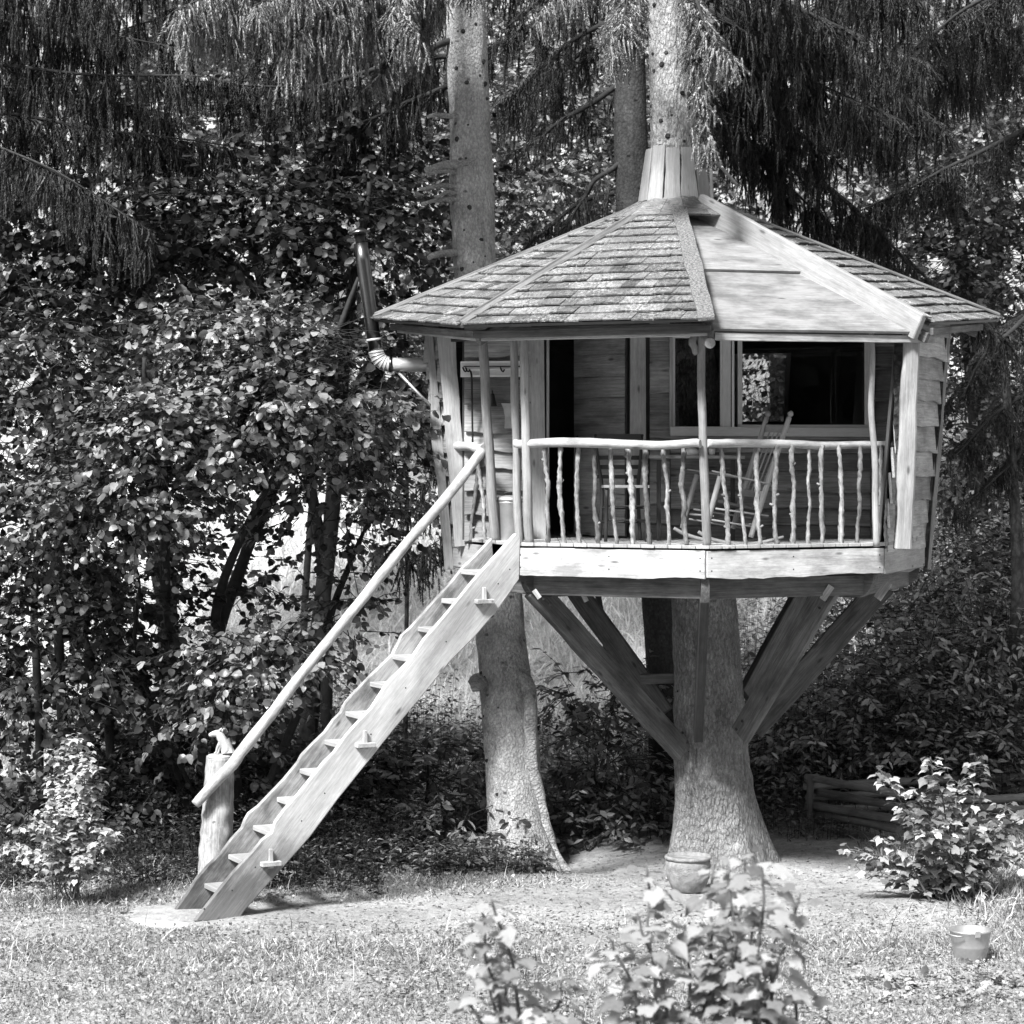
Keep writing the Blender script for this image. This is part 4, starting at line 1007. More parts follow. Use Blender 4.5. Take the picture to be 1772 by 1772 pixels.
# ================================================================ porch things
# dark ladder-back chair
def P3(px, py, Y): return Wp(px, py, Y)
CH = thing('chair', tuple(Wp(1075, 936, 1.45)), 'dark ladder-back wooden chair standing beside the open door', 'chair')
bl = [(1038, 938, 1.35), (1042, 850, 1.38), (1035, 800, 1.4), (1030, 752, 1.48)]; br_ = [(1108, 938, 1.35), (1104, 850, 1.38), (1108, 800, 1.4), (1111, 752, 1.48)]
for L_ in (bl, br_): tube('back_post', [P3(*p) for p in L_], [.02, .02, .018, .016], M_['dark'], CH, 8, 12)
for xx in (1050, 1120): tube('leg', [P3(xx-2, 943, .98), P3(xx, 842, 1.0)], [.018, .022], M_['dark'], CH, 8, 4)
for yy, w_ in ((757, .075), (792, .045), (808, .045), (825, .04)):
    for a in range(1):
        L0, L1 = P3(1033, yy, 1.46), P3(1109, yy, 1.46)
        obj('slat', board_mesh((L1-L0).length, w_, .012, bow=.03, n=8), M_['dark'], CH, frame(L0, L1-L0, up3))
poly_slab('seat', [P3(1040, 842, 1.42), P3(1106, 842, 1.42), P3(1124, 842, .96), P3(1046, 842, .96)], (0, 0, 1), .03, M_['chair'], CH, Matrix.Translation(P3(1080, 842, 1.2)))
for yy in (876, 900):
    tube('stretcher', [P3(1049, yy, 1.0), P3(1119, yy, 1.0)], .009, M_['dark'], CH, 6, 2); tube('stretcher', [P3(1042, yy+4, 1.36), P3(1105, yy+4, 1.36)], .009, M_['dark'], CH, 6, 2)
    tube('stretcher', [P3(1049, yy+3, 1.0), P3(1042, yy+3, 1.36)], .009, M_['dark'], CH, 6, 2); tube('stretcher', [P3(1119, yy+3, 1.0), P3(1105, yy+3, 1.36)], .009, M_['dark'], CH, 6, 2)
# rocking chair
RC = thing('rocking_chair', tuple(Wp(1270, 938, 1.05)), 'pale slatted rocking chair tipped back on the porch below the large window', 'chair')
YN, YF = .72, 1.22
for (p, Y_) in ((((1299, 930), (1313, 885), (1340, 800), (1366, 722)), YN), (((1268, 915), (1283, 862), (1304, 795), (1327, 722)), YF)):
    pts = [P3(x, y, Y_) for x, y in p]; bp = tube('back_post', pts, [.028, .03, .03, .026], M_['chair'], RC, 10, 16)
    d_ = (pts[-1]-pts[-2]).normalized(); e_ = pts[-1]
    tube('finial', [e_, e_+d_*.012, e_+d_*.03, e_+d_*.055, e_+d_*.07], [.016, .018, .033, .026, .006], M_['chair'], bp, 10, 10)
def bt(name, a, b, r_, mat='chair', w=None):
    if w: return board(name, P3(*a), P3(*b), w, r_, up3, M_[mat], RC, bev=.003)
    return tube(name, [P3(*a), P3(*b)], r_, M_[mat], RC, 8, 3)
bt('top_rail', (1325, 741, YF), (1362, 743, YN), .02, w=.08); bt('lower_rail', (1285, 853, YF), (1321, 856, YN), .02, w=.07)
for f_ in (.2, .42, .64, .84):
    a = P3(1325, 747, YF).lerp(P3(1360, 749, YN), f_); b = P3(1286, 848, YF).lerp(P3(1322, 850, YN), f_)
    board('back_slat', a, b, .032, .01, b-P3(1325, 747, YF), M_['chair'], RC)
for (a, b, Y_) in (((1206, 821), (1180, 914), YF), ((1246, 824), (1224, 908), YN)): tube('front_leg', [P3(a[0], a[1], Y_), P3((a[0]+b[0])/2, (a[1]+b[1])/2, Y_), P3(b[0], b[1], Y_)], [.027, .03, .024], M_['chair'], RC, 10, 8)
board('arm', P3(1189, 812, YF), P3(1306, 832, YF), .018, .07, up3, M_['chair'], RC); board('arm', P3(1232, 815, YN), P3(1334, 838, YN), .018, .075, up3, M_['chair'], RC)
poly_slab('seat', [P3(1200, 868, YF), P3(1237, 866, YN), P3(1322, 884, YN), P3(1286, 880, YF)], (.15, 0, 1), .03, M_['dark'], RC, Matrix.Translation(P3(1250, 870, 1)))
for (a, b, Y_) in (((1200, 881), (1300, 896), YF), ((1192, 898), (1285, 914), YF), ((1238, 880), (1330, 893), YN), ((1229, 899), (1316, 914), YN)): bt('stretcher', (a[0], a[1], Y_), (b[0], b[1], Y_), .010)
for (a, b) in (((1194, 890), (1234, 893)), ((1272, 905), (1308, 908))): bt('stretcher', (a[0], a[1], YF), (b[0], b[1], YN), .011)
for (pts, Y_) in (([(1166, 914), (1190, 926), (1230, 936), (1280, 938), (1325, 931)], YF), ([(1208, 920), (1232, 933), (1268, 940), (1310, 940), (1356, 929)], YN)):
    tube('rocker', [P3(x, y, Y_) for x, y in pts], [.018, .02, .02, .02, .014], M_['chair'], RC, 8, 24)
# plank table by the wall
TB = thing('plank_table', tuple(Wp(1205, 936, 1.5)), 'narrow plank table on the porch under the left window', 'table')
board('table_top', Wp(1122, 790, 1.45), Wp(1286, 791, 1.45), .035, .42, up3, M_['wall'], TB)
for xx in (1140, 1268):
    for yy in (1.3, 1.62): board('leg', Wp(xx, 937, yy), Wp(xx, 796, yy), .045, .045, (1, 0, 0), M_['dark'], TB)
CL = lathe('cloth', [(.07, 0), (.085, .02), (.075, .05), (.05, .075), (.015, .08)], M_['cloth'], None, Matrix.Translation(Wp(1196, 789, 1.4)+Vector((0, 0, .004))), 18, .35); tag(CL, 'crumpled white cloth lying on the plank table', 'cloth')
CU = thing('cup', tuple(Wp(1232, 789, 1.4)+Vector((0, 0, .004))), 'small pale cup on the plank table behind the front post', 'cup')
lathe('cup_body', [(.025, 0), (.033, .02), (.036, .075), (.032, .075), (.028, .01)], M_['white'], CU, Matrix.Translation(Wp(1232, 789, 1.4)+Vector((0, 0, .004))), 16)
# lidded metal pail behind the stair head
PL = thing('metal_pail', tuple(Wp(880, 936, 1.5)), 'lidded zinc pail standing behind the head of the stairs', 'pail')
lathe('pail_body', [(.125, 0), (.13, .01), (.135, .4), (.142, .41), (.142, .43), (.13, .43)], M_['zinc'], PL, Matrix.Translation(Vector((Wp(882, 0, 1.5).x, 1.5, ZD+.002))), 28)
lathe('lid', [(.148, 0), (.15, .02), (.13, .045), (.04, .06), (.01, .06)], M_['zinc'], PL, Matrix.Translation(Vector((Wp(882, 0, 1.5).x, 1.5, ZD+.434))), 28)
lc = Vector((Wp(882, 0, 1.5).x, 1.5, ZD+.49)); tube('handle', [lc+Vector((-.05, 0, -.01)), lc+Vector((-.05, 0, .03)), lc+Vector((.05, 0, .03)), lc+Vector((.05, 0, -.01))], .007, M_['iron'], PL, 6, 10)
# bell and scoop on the wall
BE = thing('bell', tuple(Wp(851, 703, 1.8)), 'small dark bell hanging on the porch wall below the white board', 'bell')
lathe('bell_body', [(.052, 0), (.045, .02), (.03, .09), (.022, .13), (.008, .14)], M_['iron'], BE, Matrix.Translation(Wp(852, 703, 1.8)), 18)
tube('bracket', [Wp(852, 681, 1.8), Wp(852, 676, 1.84), Wp(852, 680, 1.9)], .007, M_['iron'], BE, 6, 4)
SC = thing('metal_scoop', tuple(Wp(879, 740, 1.8)), 'pale metal scoop with flared top hanging beside the thin porch posts', 'scoop')
bm = bmesh.new()
rows = [(.085, .0, .05), (.06, -.06, .05), (.045, -.14, .045), (.05, -.27, .05)]
rg = []
for w_, z_, d_ in rows: rg.append([bm.verts.new((x_, y_, z_)) for x_, y_ in ((-w_, -d_), (w_, -d_), (w_, d_), (-w_, d_))])
for a, b in zip(rg, rg[1:]):
    for j in range(4): bm.faces.new((a[j], a[(j+1) % 4], b[(j+1) % 4], b[j]))
bm.faces.new(rg[-1])
obj('scoop_body', bm_mesh('scoop_body', bm), M_['zinc'], SC, Matrix.Translation(Wp(881, 698, 1.8)))

# clay pot
PT = thing('clay_pot', tuple(Wp(1190, 1538, .85)), 'rough round clay pot on the bare soil in front of the big trunk', 'pot')
pc = Wp(1191, 1541, .85); pc.z = float(height(pc.x, pc.y))-.01
lathe('pot_body', [(.11, 0), (.17, .04), (.222, .17), (.235, .29), (.225, .36), (.205, .365), (.21, .28), (.19, .12), (.05, .05)], M_['clay'], PT, Matrix.Translation(pc), 36, .03)
lathe('rim', [(.226, .352), (.245, .365), (.243, .39), (.215, .395), (.203, .365)], M_['clay'], PT, Matrix.Translation(pc), 36, .03)
# zinc bucket in the grass
BK = thing('metal_bucket', tuple(Wp(1678, 1662, -2.8)), 'zinc bucket with its handle folded down standing in the grass at the right', 'bucket')
bc = Wp(1679, 1664, -2.75); bc.z = float(height(bc.x, bc.y))-.0
s_ = .97
lathe('bucket_body', [(.135*s_, 0), (.142*s_, .012), (.165*s_, .13), (.168*s_, .137), (.167*s_, .145), (.188*s_, .265), (.195*s_, .272), (.194*s_, .285), (.184*s_, .283), (.160*s_, .13), (.13*s_, .02)], M_['zinc'], BK, Matrix.Translation(bc), 40)
pts = [bc+Vector((.19*math.cos(t)*1.0-.0, .19*math.sin(t), .285+.03*math.sin(t*1)))+Vector((-.10*abs(math.sin(t)), -.0, 0)) for t in np.linspace(-math.pi*.5, -math.pi*1.5, 12)]
tube('handle', pts, .006, M_['zinc'], BK, 6, 24)
tube('handle_grip', [bc+Vector((-.27, -.09, .30)), bc+Vector((-.25, .0, .305)), bc+Vector((-.26, .07, .30))], .012, M_['chair'], BK, 8, 4)
for sg in (-1, 1): box('handle_lug', bc+Vector((.03, .19*sg, .275)), (.05, .01, .06), M_['zinc'], BK, .002)
# small white ball at the right edge
BA = lathe('ball', [(.004, -.045)]+[(.045*math.sin(t), -.045*math.cos(t)) for t in np.linspace(.3, 2.85, 9)]+[(.004, .045)], M_['white'], None, Matrix.Translation(Wp(1768, 1511, .2)), 16)
tag(BA, 'small white ball lying in the tall grass at the right edge', 'ball')

# ---------------- zig-zag pole fence
FN = thing('pole_fence', tuple(Wp(1400, 1440, 4.9)), 'old zigzag fence of stacked round poles behind the currant bush', 'fence')
for a, b in (((1396, 1345, 5), (1570, 1376, 3.3)), ((1412, 1370, 5), (1560, 1396, 3.4)), ((1398, 1392, 5), (1565, 1420, 3.4)), ((1400, 1410, 5), (1555, 1436, 3.5)), ((1396, 1432, 5), (1550, 1458, 3.6)),
             ((1392, 1362, 4.9), (1800, 1343, 6.2)), ((1396, 1380, 4.9), (1800, 1366, 6.2)), ((1394, 1400, 4.9), (1790, 1386, 6.2)), ((1394, 1420, 4.9), (1800, 1408, 6.2)), ((1396, 1438, 4.9), (1800, 1426, 6.2)),
             ((1600, 1384, 3.6), (1800, 1378, 4.6)), ((1610, 1402, 3.6), (1800, 1400, 4.6)), ((1600, 1422, 3.6), (1800, 1420, 4.6))):
    P0, P1 = Wp(*a), Wp(*b); tube('fence_pole', [P0, P0.lerp(P1, .5)+Vector((0, 0, rnd.uniform(-.03, .03))), P1], [rnd.uniform(.04, .055), .05, rnd.uniform(.035, .05)], M_['fencew'], FN, 9, 12, .004, .1)
for xx, Y_ in ((1402, 4.85), (1412, 5.2), (1700, 5.6)): tube('fence_post', [Wp(xx, 1455, Y_), Wp(xx, 1340, Y_)], .04, M_['fencew'], FN, 8, 6, .01, .1)
# ================================================================ vegetation
rg = np.random.default_rng(3)
def hz(x, y): return float(height(x, y))
# ---------------- spruce limbs with hanging twigs
def limb(parent, path, hang, r0=.05, mat='needle', dens=1., side=.35, lo=False, fl=(.2, .34), t0=.08):
    curtain(parent, [Wp(*p) for p in path], r0, hang, rg, M_[mat], dens, side, fl, lo, None, t0)
# left spruce T1: upper left masses; front ones have light painted into their needle colour
limb(T1, [(800, -160, 5.6), (650, -110, 4.2), (480, -60, 2.8), (300, 20, 1.6)], 1.0, .06, 'needlelit', 1.5, .4, t0=.3)
limb(T1, [(805, -120, 5.7), (700, -60, 4.2), (600, 0, 3.0), (500, 70, 2.2)], 1.0, .05, 'needlelit', 1.5, .35, t0=.25)
limb(T1, [(805, -60, 5.7), (740, -30, 4.6), (700, 60, 3.8), (660, 130, 3.3)], .6, .04, 'needlelit', 1.6, .22, t0=.3)
limb(T1, [(800, -190, 5.7), (790, -100, 4.4), (800, -50, 3.6), (825, -20, 3.2)], .25, .03, 'needlelit', 1.3, .2, t0=.6)
limb(T1, [(790, -200, 5.8), (600, -170, 6.2), (350, -100, 6.6), (120, -60, 7)], 1.1, .06, 'needle', 1.3, .5)
limb(T1, [(800, -100, 5.7), (600, -60, 6.5), (400, -20, 7), (200, 60, 7.2)], 1.1, .05, 'needle', 1.2, .5)
limb(T1, [(800, 60, 5.7), (650, 120, 5.0), (520, 150, 4.4), (380, 140, 4)], .55, .045, 'needle', .9, .3)
limb(T1, [(800, 140, 5.7), (700, 180, 6.2), (600, 230, 6.6), (520, 300, 7)], .8, .04, 'needle', .9, .4)
limb(T1, [(800, 90, 5.7), (720, 110, 6.5), (640, 150, 7), (560, 160, 7.6)], 1.0, .04, 'needle', .9, .4)
limb(T1, [(760, -150, 5.2), (640, -90, 3.6), (540, -30, 2.6), (440, 10, 2.0)], 1.15, .04, 'needlelit', 1.5, .35, t0=.3)
limb(T1, [(770, -120, 5.2), (720, -60, 3.8), (690, 0, 3.2), (720, 60, 2.9)], .8, .03, 'needlelit', 1.5, .25, t0=.3)
limb(T1, [(780, -140, 5.8), (650, -80, 5.6), (520, -30, 5.6), (350, 30, 5.6)], 1.3, .05, 'needle', 1.6, .4)
limb(T1, [(790, 0, 5.8), (650, 40, 6.4), (520, 90, 6.8), (380, 150, 7)], 1.3, .05, 'needle', 1.4, .4)
# left neighbour spruce, trunk outside the frame: dark curtains at the top left
T4 = thing('spruce_tree', (-8.5, 4.5, 0), 'spruce with dark hanging twigs filling the upper left corner, trunk outside the frame', 'tree')
trunk(T4, [(-8.6, 4.8, -.2), (-8.5, 4.8, 4), (-8.5, 4.7, 9), (-8.4, 4.6, 14)], [.38, .3, .24, .16], M_['barkup'], seg=18, n=40, seed=3)
limb(T4, [(-420, -120, 4.8), (-200, -60, 4.0), (0, -30, 3.2), (200, 0, 2.6)], 1.1, .06, 'needle', 1.3, .45)
limb(T4, [(-420, -200, 4.8), (-100, -160, 4.6), (150, -120, 4.2), (380, -90, 4.0)], 1.3, .06, 'needle', 1.8, .5)
limb(T4, [(-420, 160, 5.2), (-150, 180, 5.4), (150, 220, 5.6), (420, 260, 5.6)], 1.2, .05, 'needle', 1.5, .5)
limb(T4, [(-420, 60, 4.8), (-150, 90, 4.0), (120, 125, 3.4), (370, 135, 3.0)], .9, .05, 'needle', 1.3, .4)
limb(T4, [(-420, 130, 4.8), (-200, 180, 3.6), (-30, 240, 2.8), (150, 330, 2.2)], .9, .05, 'needle', 1.4, .45)
limb(T4, [(-420, 180, 4.8), (-150, 220, 4.6), (60, 280, 4.2), (260, 400, 3.8)], 1.0, .05, 'needle', 1.4, .45)
limb(T4, [(-420, 0, 4.8), (-150, 10, 5.2), (100, 40, 5.6), (330, 90, 6)], 1.1, .05, 'needle', 1.2, .45)
limb(T4, [(-420, 100, 5), (-150, 140, 5.6), (100, 160, 6), (300, 200, 6.4)], 1.1, .05, 'needle', 1.1, .45)
# main tree T0: front sprays painted as if lit and the long dark limbs to the right
limb(T0, [(1165, -90, 2.6), (1110, -60, 1.6), (1085, 10, 1.0), (1062, 90, .6)], .55, .035, 'needlelit', 1.5, .22, t0=.35)
limb(T0, [(1165, -120, 2.6), (1080, -80, 2.0), (1000, -30, 1.6), (930, 20, 1.4)], .4, .03, 'needlelit', 1.2, .3, t0=.4)
limb(T0, [(1168, -60, 2.5), (1195, -10, 1.7), (1230, 60, 1.3), (1268, 100, 1.1)], .42, .03, 'needlelit', 1.4, .2, t0=.4)
limb(T0, [(1200, 20, 2.3), (1215, 120, 1.5), (1220, 200, 1.3), (1228, 262, 1.25)], .14, .02, 'needlelit', 1.5, .13)
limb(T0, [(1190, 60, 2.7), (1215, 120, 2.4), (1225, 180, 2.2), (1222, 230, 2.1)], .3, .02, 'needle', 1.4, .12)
limb(T0, [(1175, -140, 2.8), (1300, -120, 2.4), (1450, -80, 2.0), (1600, 0, 1.6)], 1.0, .06, 'needle', 1.5, .5)
limb(T0, [(1180, -60, 2.8), (1300, -20, 3.2), (1430, 40, 3.6), (1600, 110, 3.8)], .95, .06, 'needle', 1.5, .5)
limb(T0, [(1180, 0, 2.8), (1290, 60, 3.2), (1400, 140, 3.6), (1560, 210, 3.9)], .9, .05, 'needle', 1.4, .45)
limb(T0, [(1185, 70, 2.8), (1270, 140, 3.6), (1350, 210, 4.0), (1450, 280, 4.3)], .8, .05, 'needle', 1.4, .4)
limb(T0, [(1180, 30, 2.9), (1290, 110, 4.4), (1380, 170, 5), (1560, 260, 5.4)], .9, .05, 'needle', 1.3, .4)
limb(T0, [(1190, 150, 2.9), (1280, 240, 4.2), (1380, 340, 4.8), (1440, 390, 5)], .55, .04, 'needle', 1.4, .35)
limb(T0, [(1190, 180, 3.0), (1330, 265, 4.6), (1440, 330, 5.0), (1590, 470, 4.9), (1735, 585, 4.8)], .42, .05, 'needle', 1.3, .3)
limb(T0, [(1180, -20, 2.9), (1350, 40, 4.2), (1500, 120, 4.6), (1640, 230, 4.8)], .7, .05, 'needle', 1.2, .4)
limb(T2, [(1085, -100, 8), (1250, -120, 6.6), (1450, -140, 6), (1780, -90, 5.6)], 1.1, .05, 'needle', 1.2, .6)
limb(T2, [(1088, 60, 8), (1300, 60, 7.6), (1500, 90, 7.4), (1700, 130, 7.2)], 1.0, .05, 'needle', 1.0, .5)
# third tree T2: dark thin limbs in the gap behind the roof
for p, h in (([(1090, 130, 8), (1000, 190, 8.2), (930, 240, 8.4), (870, 270, 8.6)], .3), ([(1090, 20, 8), (1000, 60, 8.2), (920, 130, 8.4), (850, 190, 8.6)], .5),
             ([(1080, 270, 8), (1035, 310, 7.8), (1000, 360, 7.6), (975, 415, 7.5)], .25), ([(1080, -60, 8), (980, -40, 8.4), (900, 30, 8.8), (860, 60, 9)], .9), ([(1085, 330, 8), (1010, 350, 8.4), (940, 400, 8.8), (880, 450, 9)], .35),
             ([(1090, -120, 8), (980, -100, 9), (880, -60, 9.6), (760, 0, 10)], 1.3), ([(1090, 60, 8.2), (1010, 90, 8.6), (930, 160, 9), (860, 210, 9.4)], .9), ([(1090, -30, 8.2), (1000, 0, 8.6), (900, 60, 9), (700, 120, 9.4)], 1.0)):
    limb(T2, p, h, .045, 'needle', .8, .35)
# spruce at the right: dark drooping column
T5 = thing('spruce_tree', (8.5, 8, 1.0), 'dark spruce whose boughs droop down the right side behind the house', 'tree')
trunk(T5, [(7.9, 9.6, .3), (7.9, 9.6, 5), (7.8, 9.6, 10), (7.8, 9.6, 14)], [.3, .26, .2, .14], M_['barkup'], seg=18, n=40, seed=13)
for p, h in (([(1830, -60, 9.6), (1740, -20, 8), (1640, 40, 7), (1560, 120, 6.4)], .9), ([(1830, 60, 9.6), (1760, 90, 8.4), (1700, 30, 7.6), (1780, -40, 7)], .8), ([(1830, 500, 9.6), (1760, 560, 8), (1700, 620, 7), (1660, 690, 6.4)], .6),
             ([(1830, 640, 9.6), (1770, 680, 8), (1710, 730, 7.2), (1650, 790, 6.6)], .5), ([(1830, 720, 9.6), (1780, 770, 8), (1730, 820, 7.2), (1660, 880, 6.6)], .4)):
    limb(T5, p, h, .045, 'needle', 1., .45, True, (.18, .3))
for p, h in (([(1830, -120, 9.6), (1650, -80, 9), (1480, -20, 8.6), (1300, 60, 8.4)], 1.3), ([(1830, 20, 9.6), (1680, 80, 9), (1500, 160, 8.6), (1330, 250, 8.4)], 1.2), ([(1830, 200, 9.6), (1700, 260, 9), (1560, 330, 8.6), (1420, 400, 8.4)], .8)):
    limb(T5, p, h, .045, 'needle', 1.5, .5, True, (.2, .34))
# small branches with needles left of the house wall
T6 = thing('spruce_tree', (-1.9, 5.6, 0), 'young spruce with thin dark branches between the stairs and the house wall', 'tree')
trunk(T6, [Wp(700, 1500, 6.2), Wp(702, 1200, 6.2), Wp(705, 900, 6.2), Wp(700, 560, 6.2)], [.035, .03, .025, .015], M_['barkd'], seg=10, n=24, seed=23)
for p, h in (([(703, 900, 6.2), (725, 870, 5.8), (748, 820, 5.6), (760, 760, 5.4)], .3), ([(703, 990, 6.2), (730, 960, 5.6), (760, 930, 5.2)], .35), ([(703, 860, 6.2), (660, 850, 5.6), (620, 880, 5.2)], .35), ([(704, 800, 6.2), (660, 780, 5.8), (610, 800, 5.4)], .4),
             ([(703, 950, 6.2), (680, 940, 5.6), (650, 960, 5.2)], .3), ([(704, 740, 6.2), (730, 720, 5.8), (755, 740, 5.6)], .3)):
    limb(T6, p, h, .018, 'needle', 1., .25)

K3 = [(np.array([(0, 0, 0), (.35, .2, .04), (.35, -.2, .04), (.7, .15, .0), (.7, -.15, .0), (1, 0, -.12), (.35, 0, -.02)], float), np.array([(0, 6, 1), (0, 2, 6), (6, 5, 3), (1, 6, 3), (6, 4, 5), (2, 4, 6)]))]
# ---------------- broadleaf shrubs and trees
def plant_lobes(name, base, label, cat, stems, lobes, mat='hazel', size=(.08, .13), per=12, single=300, tmpl=None, group=None, length=.6, stemm='stem', leafname='leaf', shell=.45, flat=.75):
    th = thing(name, base, label, cat, group)
    for p, r_ in stems:
        g_ = Vector(p[0]); g_.z = hz(g_.x, g_.y)-.25; p = ([g_]+list(p)) if g_.z < p[0].z-.2 else p; r_ = ([r_[0]]+list(r_)) if len(p) > len(r_) else r_
        tube('stem', [Vector(q_) for q_ in p], r_, M_[stemm], th, 8, max(8, len(p)*5), .03, .15)
    P, Fm, S, T = spray_leaves(lobes, rg, size, per, length, flat, shell)
    ok = ~((P[:, 0] > -1.95) & (P[:, 0] < -.6) & (P[:, 1] < 3.0) & (P[:, 2] > 5.2)); P, Fm, S = P[ok], Fm[ok], S[ok]
    T = [q_ for q_ in T if not (-2.05 < q_[0][0][0] < -.6 and q_[0][0][1] < 3. and q_[0][0][2] > 5.1)]
    leaves(th, P, Fm, S, tmpl or HAZ, M_[mat], rg, single, leafname)
    w = many_tubes('twigs', T, M_[stemm], None, 3, 'stuff'); w.parent = th; w.matrix_basis = WM[th].inverted()
    return th
def L(px, py, Y, rx, ry, rz, k):  # lobe given by where it is seen; radii in metres
    return (tuple(Wp(px, py, Y)), (rx, ry, rz), k)
plant_lobes('hazel_shrub', (-2.9, 3.2, 0), 'big many-stemmed hazel shrub with sunlit crown left of the stairs', 'shrub',
    [([Wp(420, 1500, 3.4), Wp(395, 1250, 3.2), Wp(375, 1050, 3), Wp(430, 900, 2.6), Wp(500, 780, 2.2)], [.08, .07, .06, .04, .02]),
     ([Wp(420, 1500, 3.4), Wp(370, 1160, 3.2), Wp(420, 980, 3.2), Wp(470, 850, 3.2), Wp(560, 640, 3.2), Wp(620, 480, 3.2)], [.09, .085, .07, .06, .045, .02]),
     ([Wp(400, 1500, 3.4), Wp(300, 1100, 3.0), Wp(280, 850, 2.4), Wp(250, 620, 1.8)], [.07, .06, .05, .02]),
     ([Wp(400, 1500, 3.6), Wp(240, 1160, 3.0), Wp(245, 1040, 2.8), Wp(225, 960, 2.6)], [.03, .025, .02, .01]),
     ([Wp(420, 1500, 3.6), Wp(560, 1100, 3.6), Wp(640, 900, 3.4)], [.06, .05, .015]),
     ([Wp(380, 1500, 3.6), Wp(160, 1000, 3.6), Wp(90, 700, 3.4)], [.07, .05, .015])],
    [L(520, 690, 1.8, 1.2, .8, .55, 300), L(330, 740, 1.4, 1.1, .8, .45, 240), L(420, 590, 2.4, 1.1, .8, .4, 170), L(600, 760, 2.6, .9, .7, .5, 120),
     L(230, 850, 1.7, 1.1, .8, .5, 150), L(440, 1140, 1.6, .75, .6, .35, 110), L(390, 1230, 1.8, .6, .5, .3, 40), L(560, 880, 3.2, .9, .7, .55, 55), L(600, 1060, 3.0, .55, .5, .5, 28)],
    'hazel', (.05, .125), 14)
plant_lobes('hazel_shrub', (-4.6, 3.4, 0), 'dense hazel shrub, leaf colour darkened for shade, at the left edge behind the little pale bush', 'shrub',
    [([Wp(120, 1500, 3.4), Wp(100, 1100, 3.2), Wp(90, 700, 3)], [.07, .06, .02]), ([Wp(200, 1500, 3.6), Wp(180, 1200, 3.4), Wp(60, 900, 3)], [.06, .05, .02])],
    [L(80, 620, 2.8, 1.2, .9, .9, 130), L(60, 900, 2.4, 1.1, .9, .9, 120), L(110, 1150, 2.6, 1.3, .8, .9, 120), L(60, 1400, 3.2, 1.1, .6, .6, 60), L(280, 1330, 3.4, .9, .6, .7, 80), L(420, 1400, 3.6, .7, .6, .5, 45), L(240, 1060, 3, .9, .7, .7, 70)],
    'backshade', (.06, .12), 14)
plant_lobes('maple_tree', (-2.2, 6.2, 0), 'leafy tree with deep shade painted into its leaves behind the stove pipe', 'tree',
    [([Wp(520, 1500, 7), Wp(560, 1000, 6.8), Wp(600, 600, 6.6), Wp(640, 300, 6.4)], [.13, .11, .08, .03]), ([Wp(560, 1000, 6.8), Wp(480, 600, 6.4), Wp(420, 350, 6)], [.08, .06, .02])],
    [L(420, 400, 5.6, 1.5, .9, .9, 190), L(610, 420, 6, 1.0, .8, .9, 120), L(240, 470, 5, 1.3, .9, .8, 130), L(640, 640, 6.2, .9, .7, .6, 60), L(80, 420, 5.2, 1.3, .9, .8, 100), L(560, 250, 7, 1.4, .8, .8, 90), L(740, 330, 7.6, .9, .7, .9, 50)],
    'backshade', (.09, .14), 12, 300)
plant_lobes('hazel_shrub', (-3.6, 5.6, 0), 'hazel growth with leaves coloured for shade low behind the log post', 'shrub',
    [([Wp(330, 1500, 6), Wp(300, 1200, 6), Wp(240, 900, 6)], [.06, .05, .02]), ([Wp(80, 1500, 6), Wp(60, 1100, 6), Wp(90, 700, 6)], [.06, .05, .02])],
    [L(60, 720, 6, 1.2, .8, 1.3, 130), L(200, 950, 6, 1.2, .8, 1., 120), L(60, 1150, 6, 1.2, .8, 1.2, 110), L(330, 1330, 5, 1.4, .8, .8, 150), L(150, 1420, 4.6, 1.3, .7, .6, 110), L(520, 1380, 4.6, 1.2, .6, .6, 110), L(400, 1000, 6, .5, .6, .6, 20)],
    'backshade', (.09, .14), 12, 0)
plant_lobes('bank_shrub', (5.2, 7.2, 1), 'leafy shrub on the bank just right of the braces', 'shrub', [([Wp(1420, 1400, 7), Wp(1440, 1200, 7)], [.03, .01])],
    [L(1400, 1180, 6.8, .7, .6, .6, 60), L(1480, 1090, 7.6, .8, .6, .5, 60), L(1500, 1230, 6.2, .7, .6, .45, 50), L(1360, 1300, 6, .6, .5, .35, 30)], 'bush', (.09, .16), 11, 0, K3)
plant_lobes('bank_shrub', (6.6, 7.2, 1.2), 'leafy shrub on the bank above the right end of the pole fence', 'shrub', [([Wp(1650, 1400, 7), Wp(1640, 1200, 7)], [.03, .01])],
    [L(1620, 1170, 6.6, .8, .6, .6, 70), L(1680, 1280, 6, .7, .5, .4, 50), L(1590, 1050, 8, .8, .6, .5, 60), L(1740, 1120, 6.8, .6, .5, .6, 45), L(1570, 1290, 6, .6, .5, .3, 35)], 'bush', (.09, .16), 11, 0, K3)
plant_lobes('bank_shrub', (1.6, 6, .4), 'dark broad-leaved shrub in the shade between the two big trunks', 'shrub', [([Wp(1040, 1450, 5.5), Wp(1030, 1300, 5.5)], [.03, .01])],
    [L(1040, 1330, 5.4, .75, .5, .5, 60), L(970, 1420, 5., .5, .4, .3, 30), L(1110, 1420, 4.8, .5, .4, .3, 30), L(1020, 1210, 6.6, .8, .5, .4, 45)], 'weed', (.10, .18), 11, 0, K3)
plant_lobes('bank_shrub', (-.9, 5, .3), 'dark broad-leaved shrub in the shade between stairs and left trunk', 'shrub', [([Wp(740, 1450, 5.), Wp(740, 1300, 5.)], [.03, .01])],
    [L(740, 1330, 4.6, .7, .5, .45, 55), L(660, 1420, 4., .6, .4, .3, 40), L(800, 1420, 4., .4, .4, .3, 25), L(620, 1340, 5, .6, .4, .35, 35)], 'weed', (.10, .18), 11, 0, K3)
